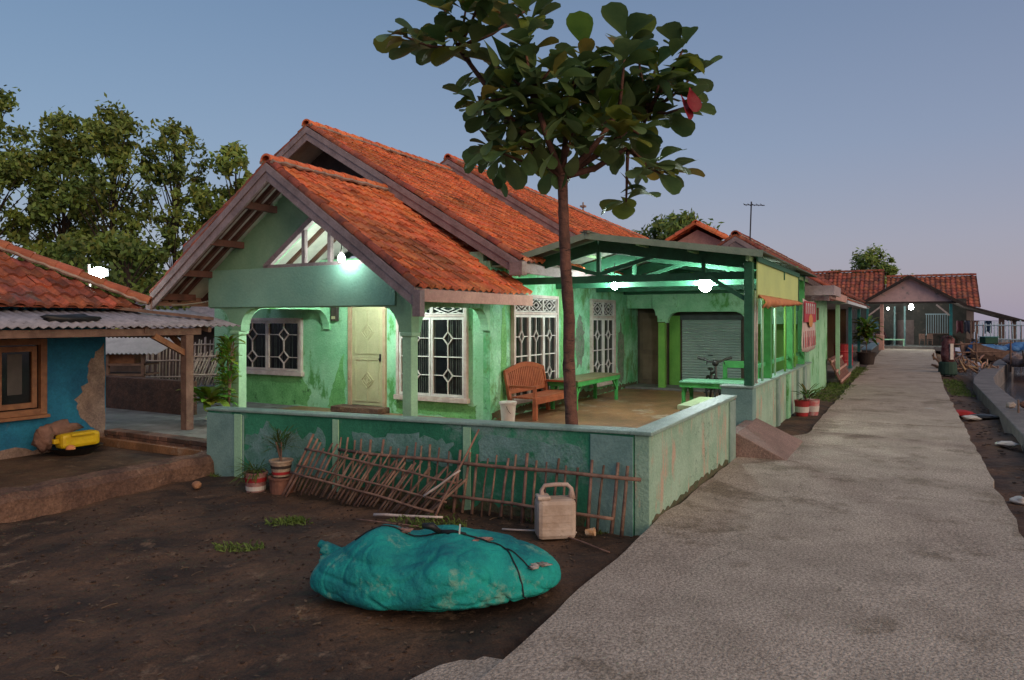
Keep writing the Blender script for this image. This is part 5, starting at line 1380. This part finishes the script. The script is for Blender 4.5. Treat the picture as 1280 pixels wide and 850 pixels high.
def stick(label, p, q, r, m=BAMB, cat='stick', fr=None, name='bamboo_stick'):
    mb = MB(fr); p = Vector(p); q = Vector(q); pts = [p.lerp(q, k / 5) + Vector((rnd(-.006, .006), rnd(-.006, .006), rnd(-.004, .004))) for k in range(6)]
    mb.tube(pts, [r * (1 - .25 * k / 5) for k in range(6)], 7, t=(1.3, 1.2, 1.2)); return mesh(name, mb, m, smooth=True, label=label, cat=cat)
stick('thick pole at the left end of the tilted bamboo panel', (-.50, 4.45, -.16), (-.26, 4.18, .60), .020)
stick('second pole beside the left end pole of the tilted bamboo panel', (-.52, 4.38, -.14), (-.28, 4.09, .55), .018)
stick('long thin pole leaning from the ground to the wall top', (-.62, 2.15, -.12), (-.06, 1.92, .80), .015)
stick('short pale cane crossing the long leaning pole', (-.50, 2.35, .10), (-.40, 1.95, .40), .014, BAMBW)
stick('pale stick lying on the ground in front of the tilted panel', (-.72, 2.85, -.11), (-.58, 2.05, -.07), .017, BAMBW)
stick('thin dry stalk on the ground behind the net bag', (-.95, 2.9, -.11), (-.85, 1.9, -.10), .007)
stick('forked twig lying in front of the jerrycan', (-.55, 1.35, -.10), (-.35, .62, -.08), .010, BAMBW)
stick('dark stick lying right of the jerrycan', (-.40, .85, -.09), (-.75, .12, -.09), .010)
# jerrycan
JF = ID @ Matrix.Translation((.42, 7.02, -.115)) @ Matrix.Rotation(R(8), 4, 'Z')
jc = thing('jerrycan', 'dirty pinkish plastic jerrycan standing at the right bamboo panel', 'jerrycan', (0, 0, 0), JF)
mb = MB(JF); mb.box(-.19, .19, -.12, .12, 0, .385); mesh('body', mb, JERRY, jc, bev=.045)
mb = MB(JF); mb.tube([(-.12, .0, .37), (-.135, 0, .46), (-.105, 0, .505), (0, 0, .512), (.12, 0, .508), (.160, 0, .47), (.165, 0, .37)], [.035, .020, .020, .021, .021, .021, .040], 9); mesh('handle', mb, mat('bleached_plastic', (.50, .38, .33), (.40, .27, .22), 5), jc, smooth=True)
mb = MB(JF); mb.box(-.19, -.06, -.10, .06, .38, .42); mesh('spout', mb, JERRY, jc, bev=.015)
mb = MB(JF)
for z_ in (.10, .17, .24): mb.box(-.15, .15, -.124, -.118, z_, z_ + .012)
mesh('rib', mb, JERRY, jc)
mb = MB(ID); mb.lathe((0, 0, 0), [(.03, 0), (.042, .09), (.036, .09), (.01, .02)], 12)
mb.fr = ID @ Matrix.Translation((.72, 7.02, -.07)) @ Matrix.Rotation(R(80), 4, 'Y') @ Matrix.Rotation(R(20), 4, 'X')
mesh('paper_cup', mb, mat('stained_cup', (.65, .50, .36), (.6, .3, .12), 12), label='crushed orange and white cup beside the jerrycan', cat='cup', origin=(0, 0, 0))
# coconut-like husk near the pots
mb = MB(ID); mb.ball((-4.05, 9.25, -.12), (.06, .055, .05), 12, 8, jit=.3); mesh('coconut_husk', mb, mat('husk', (.42, .22, .12), (.25, .12, .07), 8), smooth=True, label='small orange brown husk on the ground near the wall end', cat='husk')

# ------------------------------------------------------------------ net bag
nb = thing('net_bag', 'big lumpy teal net bag lying on the dark ground in front', 'bag', (-.56, 5.45, -.12), ID)
mb = MB(ID)
NU, NV = 220, 120
def prof(f):
    e = max(0., math.sin(math.pi * min(1, max(0, f)))) ** .42
    return e
for i in range(NU + 1):
    f = i / NU; x = -.57 + (f - .5) * 1.90
    e = prof(f)
    cy = 5.52 + .12 * (f - .5) + .02 * math.sin(f * 5)
    hh = (.30 + .11 * math.exp(-((f - .24) / .12) ** 2) + .05 * math.exp(-((f - .62) / .25) ** 2) - .05 * math.exp(-((f - .42) / .08) ** 2)) * e
    dd_ = (.50 - .05 * math.cos(2 * math.pi * f)) * e
    for k in range(NV):
        an = 2 * math.pi * k / NV; c, s_ = math.cos(an), math.sin(an)
        yy = math.copysign(abs(c) ** .85, c) * dd_
        zz = math.copysign(abs(s_) ** .8, s_)
        zz = zz * (hh if zz > 0 else .17 * e)
        P = Vector((x, cy + yy, zz + .165 * 1))
        n1 = noise.noise(Vector((x * 2.1, P.y * 2.1, P.z * 2.1 + 3))); n2 = noise.noise(Vector((x * 6 + 5, P.y * 6, P.z * 6)))
        n3 = noise.noise(Vector((x * 15, P.y * 11, P.z * 11)))
        fo = abs(noise.noise(Vector((x * 2.2 + P.z * 3.5, P.y * 1.5, P.z * 1.5 + 7))))
        f2 = abs(noise.noise(Vector((x * 3.6 - P.y * 4 + 11, P.y * 2 + x, 3 + P.z * 3))))
        f3 = abs(noise.noise(Vector((x * 1.2, P.y * 6 - P.z * 6, 13))))
        cre = .032 * (max(0, .12 - fo) / .12) ** 1.5 + .020 * (max(0, .12 - f2) / .12) ** 1.5 + .016 * (max(0, .12 - f3) / .12) ** 1.5
        dv = Vector((0, c, s_ * .8)) * (.060 * n1 + .016 * n2 + .005 * n3 - cre) * e
        P += dv
        P.z = max(P.z, .004 + .02 * abs(n1)) - .125
        mb.v.append(P)
for i in range(NU):
    for k in range(NV):
        a = i * NV + k; b = i * NV + (k + 1) % NV; mb.f.append((a, b, b + NV, a + NV)); mb.t.append((1, 1, 1))
mesh('netting', mb, NETM, nb, smooth=True)
# gathered mouth tuft on the left
mb = MB(ID)
for k in range(9):
    an = rnd(-.6, .6)
    st_ = Vector((-1.30, 5.62, .16)); e_ = st_ + Vector((-.17 + rnd(-.05, .03), rnd(-.12, .14), .05 + rnd(-.08, .05)))
    mb.tube([st_ + Vector((.12, 0, .02)), st_, e_], [.03, .045, .03], 7)
mesh('gathered_end', mb, NETM, nb, smooth=True)
# cords and contents
def top_z(x, y):
    best = None
    return best
from mathutils.bvhtree import BVHTree
netobj = [o_ for o_ in nb.children if o_.name.startswith('netting')][0]
bv = BVHTree.FromPolygons([RM[netobj.name] @ v.co for v in netobj.data.vertices], [tuple(p.vertices) for p in netobj.data.polygons])
def drop(x, y, o=.008):
    h = bv.ray_cast(Vector((x, y, 3)), Vector((0, 0, -1)))
    return (h[0] + Vector((0, 0, o))) if h[0] is not None else Vector((x, y, 0))
def seam(pts, r):
    out_ = []
    for i in range(len(pts) - 1):
        for k in range(6):
            f = k / 6; out_.append(drop(pts[i][0] * (1 - f) + pts[i + 1][0] * f, pts[i][1] * (1 - f) + pts[i + 1][1] * f))
    m_ = MB(ID); m_.tube(out_, r, 6); mesh('cord', m_, BLACK, nb, smooth=True)
seam([(-1.2, 5.50), (-.9, 5.54), (-.6, 5.50), (-.3, 5.46), (-.05, 5.38), (.05, 5.24), (.12, 5.16)], .006)
seam([(-.05, 5.38), (.08, 5.33), (.16, 5.29)], .005)
mb = MB(ID); q0 = drop(-.55, 5.50); mb.tube([q0, q0 + Vector((-.06, -.02, .05)), q0 + Vector((-.13, -.04, .06))], [.02, .03, .02], 7); mb.tube([q0, q0 + Vector((.1, .0, .0)), q0 + Vector((.2, -.02, -.01))], [.02, .02, .012], 7); mesh('knot', mb, BLACK, nb, smooth=True)
for (x, y, rx, ry, c) in ((-.25, 5.47, .10, .05, NETIN), (-.86, 5.56, .09, .04, NETIN), (.17, 5.34, .11, .07, mat('pale_net_content', (.45, .38, .33), (.13, .12, .11), 14))):
    q = drop(x, y, -.004); mb = MB(ID)
    for k in range(9): mb.ball(q + Vector((rnd(-rx, rx) * .8, rnd(-ry, ry) * .8, rnd(-.006, .004))), (rnd(.03, .05), rnd(.02, .035), rnd(.008, .013)), 9, 6, jit=1.2)
    mesh('contents', mb, c, nb, smooth=True)
mb = MB(ID); q = drop(-.40, 5.47); mb.bar(q - Vector((0, 0, .02)), q + Vector((.006, 0, .065)), .012, .012); mesh('peg', mb, FWHITE, nb)

# ------------------------------------------------------------------ right side: strip, woodpile, boat
def blob(name, label, cat, x, y, z, r, m, jit=.6, **k):
    mb = MB(ID); mb.ball((x, y, z), r, 14, 8, jit=jit); return mesh(name, mb, m, smooth=True, label=label, cat=cat, **k)
blob('cloth_scrap', 'crumpled red cloth on the dirt strip beside the path', 'cloth', 10.0, 16.1, -.08, (.28, .3, .06), REDC)
blob('cloth_scrap', 'black cloth lying just below the red cloth on the dirt strip', 'cloth', 10.25, 15.6, -.09, (.4, .25, .04), BLACK)
blob('plastic_bag', 'white plastic bag at the path edge left of the black cloth', 'plastic bag', 9.75, 15.3, -.08, (.16, .14, .05), WPLAS)
blob('plastic_bag', 'white plastic scrap on the dirt strip below the sea wall', 'plastic bag', 8.35, 12.15, -.09, (.16, .12, .04), WPLAS)
blob('plastic_bag', 'pale crumpled bag nearest the right edge of the photo', 'plastic bag', 5.9, 8.35, -.10, (.10, .10, .05), WPLAS)
blob('plastic_bag', 'small white scrap lying on the concrete path', 'plastic bag', 9.4, 16.2, .012, (.1, .06, .008), WPLAS)
blob('stone', 'pale rounded stone on the sea wall edge', 'stone', 10.6, 15.3, .19, (.09, .08, .06), mat('pale_stone', (.42, .34, .30)))
blob('stone', 'second rounded stone on the sea wall right of the pale one', 'stone', 10.95, 15.4, .19, (.08, .08, .07), CLAYP)
stick('short stake standing beside the sea wall', (10.5, 14.9, -.3), (10.48, 14.9, .35), .025, WOODG, cat='stake', fr=ID)
mb = MB(ID)
for i in range(240):
    a = rnd(2, 30); q = hp(a, rnd(-3.85, -3.25)); r_ = rnd(.01, .04); k = rnd(.6, 3)
    mb.ball((q.x, q.y, -.12), (r_ * 1.5, r_, r_ * .4), 5, 3, (k, k, k))
mesh('strip_debris', mb, M_CLOD, kind='stuff', label='small debris on the dirt strip between path and sea wall', cat='debris', origin=(0, 0, 0))
# wrapped post with plant
p = hp(25.4, -3.55)
wp = thing('wrapped_post', 'tall maroon and white wrapped bundle standing on a green drum by the path', 'post', (p.x, p.y, 0), ID)
mb = MB(ID); mb.lathe((p.x, p.y, -.1), [(.30, 0), (.33, .05), (.30, .45), (.28, .5)], 16); mesh('drum', mb, mat('dark_green_drum', (.03, .07, .05)), wp)
mb = MB(ID); mb.lathe((p.x, p.y, .40), [(.20, 0), (.24, .3), (.2, .6), (.24, .9), (.14, 1.0)], 14); mesh('bundle', mb, mat('maroon_cloth', (.10, .02, .025), (.25, .12, .12), 7), wp, smooth=True)
mb = MB(ID); mb.box(p.x - .06, p.x + .06, p.y - .27, p.y - .21, .5, 1.1); mesh('white_strip', mb, WPLAS, wp)
fronds('potted_plant', 'dark spiky plant on top of the maroon wrapped bundle', p.x, p.y, 1.38, 26, .4, LEAFC, w_=.14, tone=.35, spread=1.1, up=.4)
# woodpile
wpile = thing('woodpile', 'heap of pale driftwood sticks by the sea wall', 'woodpile', tuple(hp(27, -4.0, -.1)), ID, group=None)
c0 = hp(27.5, -4.3, 0)
for i in range(70):
    f = random.random(); x = c0.x + rnd(-.95, .95); y = c0.y + rnd(-.6, .9); z = abs(random.gauss(0, .32)) * 1.0 * (1 - abs(x - c0.x) / 1.6)
    d = Vector((rnd(-1, 1), rnd(-.5, .5), rnd(.1, 1.0))).normalized() * rnd(.25, .55)
    mb = MB(ID); mb.tube([Vector((x, y, z)) - d * .5, Vector((x + rnd(-.05, .05), y, z + .03)), Vector((x, y, z)) + d * .6], [rnd(.03, .05), .04, .02], 6, t=g3(.1, .6)); mesh('driftwood', mb, mat('driftwood', (.36, .22, .14), (.16, .10, .08), 5, tint=True), wpile)
# fence rails behind
for k, (x0, x1, z0, lab) in enumerate(((19.5, 23.2, .95, 'upper brown rail behind the woodpile'), (19.3, 23.0, .6, 'lower pale rail behind the woodpile'))):
    q = c0; stick(lab, (q.x + .1, q.y + 1.5, z0), (q.x + 2.9, q.y + 1.5, z0 + .08), .035, WOODG, cat='rail', fr=ID, name='wooden_rail')
for k, (dx, lab) in enumerate(((.2, 'left stake holding the rails behind the woodpile'), (1.35, 'tall middle stake behind the woodpile'), (2.8, 'right stake beside the blue tarpaulin'))):
    stick(lab, (c0.x + dx, c0.y + 1.5, -.2), (c0.x + dx, c0.y + 1.5, 1.5 if k == 1 else 1.15), .045, WOODG, cat='stake', fr=ID, name='wooden_stake')
# crate + clothes on the rail
t = thing('crate', 'dark green crate standing on the rail behind the woodpile', 'crate', (c0.x + .95, c0.y + 1.7, 1.0), ID)
mb = MB(ID); mb.box(c0.x + 1.6, c0.x + 2.15, c0.y + 1.3, c0.y + 1.7, 1.0, 1.27); mesh('body', mb, mat('dark_green_crate', (.015, .07, .045)), t, bev=.02)
mb = MB(ID); mb.box(c0.x + 1.57, c0.x + 2.18, c0.y + 1.27, c0.y + 1.73, 1.272, 1.30); mesh('rim', mb, TEAL, t)
# pale slatted fence by the pavilion (right)
bamboo_fence('pale blue slatted fence right of the pavilion', tuple(hp(48, -6.0, .3)), tuple((hp(48, -7, 0) - hp(48, -6, 0))), 22, 1.6, GUTTER, .2, [(0, 0, 1.6), (0, -1, 0)], ID, rails=(.3, .85), r=.035, name='slatted_fence')
for i, (b_, c_, lab) in enumerate(((-5.3, (.12, .03, .04), 'dark red shirt hanging at the pavilion side'), (-5.75, (.10, .10, .14), 'dark grey cloth hanging beside the red shirt'), (-6.2, (.45, .22, .16), 'salmon cloth hanging under the pavilion lean-to'), (-6.9, (.08, .12, .2), 'dark blue cloth hanging near the lean-to post'))):
    mb = MB(); n_ = 8
    for k in range(n_ + 1):
        for j in range(5):
            mb.v.append(Vector((50.6 + .06 * math.sin(k * 1.7 + j * .3), b_ - .2 + .4 * k / n_, 1.95 - .8 * j / 4 * (1 + .1 * math.sin(k)))))
    for k in range(n_):
        for j in range(4):
            a_ = k * 5 + j; mb.f.append((a_, a_ + 1, a_ + 6, a_ + 5)); mb.t.append((1, 1, 1))
    mesh('hanging_cloth', mb, mat('cloth_colour_%d' % i, c_), smooth=True, solid=.01, label=lab, cat='cloth')
mb = MB(); mb.tube([(50.6, -5.0, 1.97), (50.6, -8.2, 1.93)], .012, 5); mesh('washing_line', mb, BLACK, label='washing line stretched under the pavilion lean-to', cat='line')
t = thing('cabinet', 'dark wooden cabinet standing at the back wall of the pavilion', 'cabinet', (55.4, -4.2, .12))
mb = MB(); mb.box(55.2, 55.85, -5.0, -3.6, .12, .95); mesh('body', mb, DARKWOOD, t, bev=.02)
mb = MB(); mb.box(55.1, 55.88, -5.05, -3.55, .952, 1.0); mesh('top', mb, WOODG, t)
mb = MB(); mb.box(55.17, 55.198, -4.28, -4.24, .2, .9); mesh('door_gap', mb, BLACK, t)
for i, b_ in enumerate((-3.1, -3.6)):
    t = thing('plastic_chair', ('maroon plastic chair nearer the pavilion door', 'maroon plastic chair farther right from the pavilion door')[i], 'chair', (53.5, b_, .12), group='plastic chairs in the pavilion')
    mb = MB(); mb.box(53.3, 53.7, b_ - .2, b_ + .2, .52, .56); mesh('seat', mb, SACK, t)
    mb = MB(); mb.box(53.66, 53.7, b_ - .2, b_ + .2, .62, 1.0); mesh('backrest', mb, SACK, t, bev=.01)
    for x_ in (53.32, 53.66):
        for y_ in (b_ - .18, b_ + .14):
            mb = MB(); mb.box(x_, x_ + .04, y_, y_ + .04, .12, .62 if x_ > 53.5 else .52); mesh('leg', mb, SACK, t)
for i in range(3):
    q = hp(30.5 + i * 1.6, -6.4 - i * .35, 0)
    blob('net_heap', ('pinkish heap of nets on the sea wall end nearest the woodpile', 'second heap of pale nets on the sea wall', 'third heap of nets farthest along the sea wall')[i], 'net heap', q.x, q.y, .30, (.55, .45, .26), mat('heaped_net_%d' % i, ((.36, .26, .24), (.30, .28, .30), (.10, .16, .22))[i], ((.18, .13, .12), (.15, .14, .16), (.05, .08, .12))[i], 7), jit=1.0)
# boats
def boat(label, x, y, z, L, W_, hd, hull, tarp=None):
    F = Matrix.Translation((x, y, z)) @ Matrix.Rotation(hd, 4, 'Z')
    t = thing('fishing_boat', label, 'boat', (0, 0, 0), F)
    mb = MB(F); n = 14; m_ = 8
    for i in range(n + 1):
        f = i / n; xx = (f - .5) * L; wv = W_ / 2 * (math.sin(math.pi * (.08 + .84 * f)) ** .6); rise = .9 * abs(2 * f - 1) ** 3
        for k in range(m_ + 1):
            an = math.pi * k / m_; mb.v.append(Vector((xx, -math.cos(an) * wv, rise * .6 + (1 - math.sin(an) ** .7) * .75)))
    for i in range(n):
        for k in range(m_):
            a = i * (m_ + 1) + k; mb.f.append((a, a + 1, a + m_ + 2, a + m_ + 1)); mb.t.append((1, 1, 1))
    mesh('hull', mb, hull, t, solid=.05)
    mb = MB(F)
    for i in range(6): xx = (i / 5 - .5) * L * .7; mb.box(xx - .08, xx + .08, -W_ * .4, W_ * .4, .6, .64)
    mesh('thwart', mb, WOODG, t)
    mb = MB(F); mb.tube([(L * .3, 0, .3), (L * .27, 0, 2.9)], .06, 6); mb.tube([(L * .27, 0, 2.3), (L * .27 - 1.0, 0, 3.4)], .035, 5); mesh('mast', mb, WOODG, t)
    if tarp:
        mb = MB(F)
        for k in range(8): mb.ball((rnd(-.38, .2) * L, rnd(-.3, .3), .85), (rnd(.5, .9), .45, rnd(.25, .42)), 12, 7, jit=.5)
        mesh('tarpaulin', mb, tarp, t, smooth=True)
    return t
boat('wooden boat covered with blue tarpaulin moored past the sea wall', 26.0, 36.5, -.35, 7, 1.8, R(12), WOODG, BLUEC)
boat('small dark boat lying farther out behind the blue tarpaulin boat', 33.5, 47, -.45, 7, 1.8, R(-8), DARKWOOD, mat('grey_tarp', (.25, .24, .25), (.15, .15, .16), 4))
boat('grey wooden boat moored nearer the right edge of the photo', 23.6, 31.0, -.55, 6, 1.5, R(35), DARKWOOD, mat('pink_grey_nets', (.36, .26, .24), (.25, .2, .2), 5))
stick('slanted boom pole at the sea edge', (19.2, 22.0, -.7), (18.2, 24.0, .5), .06, DARKWOOD, cat='pole', fr=ID, name='wooden_pole')
for i, wl in enumerate(('first mooring pole beside the blue tarpaulin boat', 'second mooring pole from the left in the water', 'third mooring pole from the left in the water', 'middle one of the seven mooring poles in the water', 'fifth mooring pole from the left in the water', 'sixth mooring pole from the left in the water', 'rightmost mooring pole in the water')):
    x = 27.5 + i * .9; stick(wl, (x, 42 + (i % 3) * 2, -.8), (x + rnd(-.1, .1), 42 + (i % 3) * 2, 1.8 + rnd(-.2, .3)), .035, WOODG, cat='pole', fr=ID, name='mooring_pole')
# items along the left strip, further
rk = thing('pallet', 'rust brown slatted pallet leaning against the mint house wall', 'pallet', (19.8, -.2, 0))
mb = MB()
for k in range(9): 
    a = 17.8 + k * .45; mb.hexa([(a, -.42, -.02), (a + .36, -.42, -.02), (a + .36, -.38, -.02), (a, -.38, -.02), (a, -.04, .78), (a + .36, -.04, .78), (a + .36, 0, .78), (a, 0, .78)])
mesh('slats', mb, PALLET, rk)
mb = MB()
for z_ in (.1, .4, .7): mb.bar((17.7, -.42 + z_ * .45 - .02, z_), (21.9, -.42 + z_ * .45 - .02, z_), .03, .07)
mesh('batten', mb, FASCIA, rk)
p = Vector((13.9, 30.2, 0)); t = thing('barrel', 'red barrel standing at the shop porch', 'barrel', (p.x, p.y, 0), ID)
mb = MB(ID); mb.lathe((p.x, p.y, -.05), [(.36, 0), (.38, .04), (.36, .3), (.38, .34), (.36, .38), (.36, .68), (.38, .72), (.36, .76), (.37, 1.02), (.33, 1.03)], 20); mesh('body', mb, REDPL, t)
mb = MB(ID); mb.lathe((p.x, p.y, .98), [(.34, 0), (.34, .02)], 18); mesh('lid', mb, mat('dark_red_lid', (.2, .02, .02)), t)
fronds('potted_plant', 'tall yellow green potted shrub in front of the shop porch', 16.0, 32.5, .5, 130, .7, LEAFC, w_=.25, tone=1.3, stem=1.3, spread=.7)
pot('dark pot holding the tall shrub at the shop porch', 16.0, 32.5, 0, .3, .38, .55, DARKWOOD)
t = thing('planter_box', 'low dark planter with blue rim left of the pavilion', 'planter', tuple(hp(38, -.3, 0)), ID)
q = MB(); q.box(33, 44, -.6, -.2, -.05, .5); mesh('body', q, DARKWOOD, t)
q = MB(); q.box(33, 44, -.63, -.17, .502, .58); mesh('rim', q, mat('faded_blue_rim', (.12, .22, .3)), t)
mb = MB(); mb.box(47.5, 48.0, -.8, -.3, -.05, 1.0); mesh('pillar_stub', mb, FASCIA, bev=.03, label='stubby orange plaster pillar at the left foot of the pavilion', cat='pillar')
t = thing('banner', 'small blue and white striped cloth hung left of the pavilion', 'banner', tuple(hp(46, .1, .5)), ID)
mb = MB(); mb.box(46, 46.03, -.3, .7, .55, 1.3); mesh('cloth', mb, mat('blue_white_cloth', (.30, .32, .42), (.12, .15, .25), 4), t)
print('objects', len(bpy.data.objects))
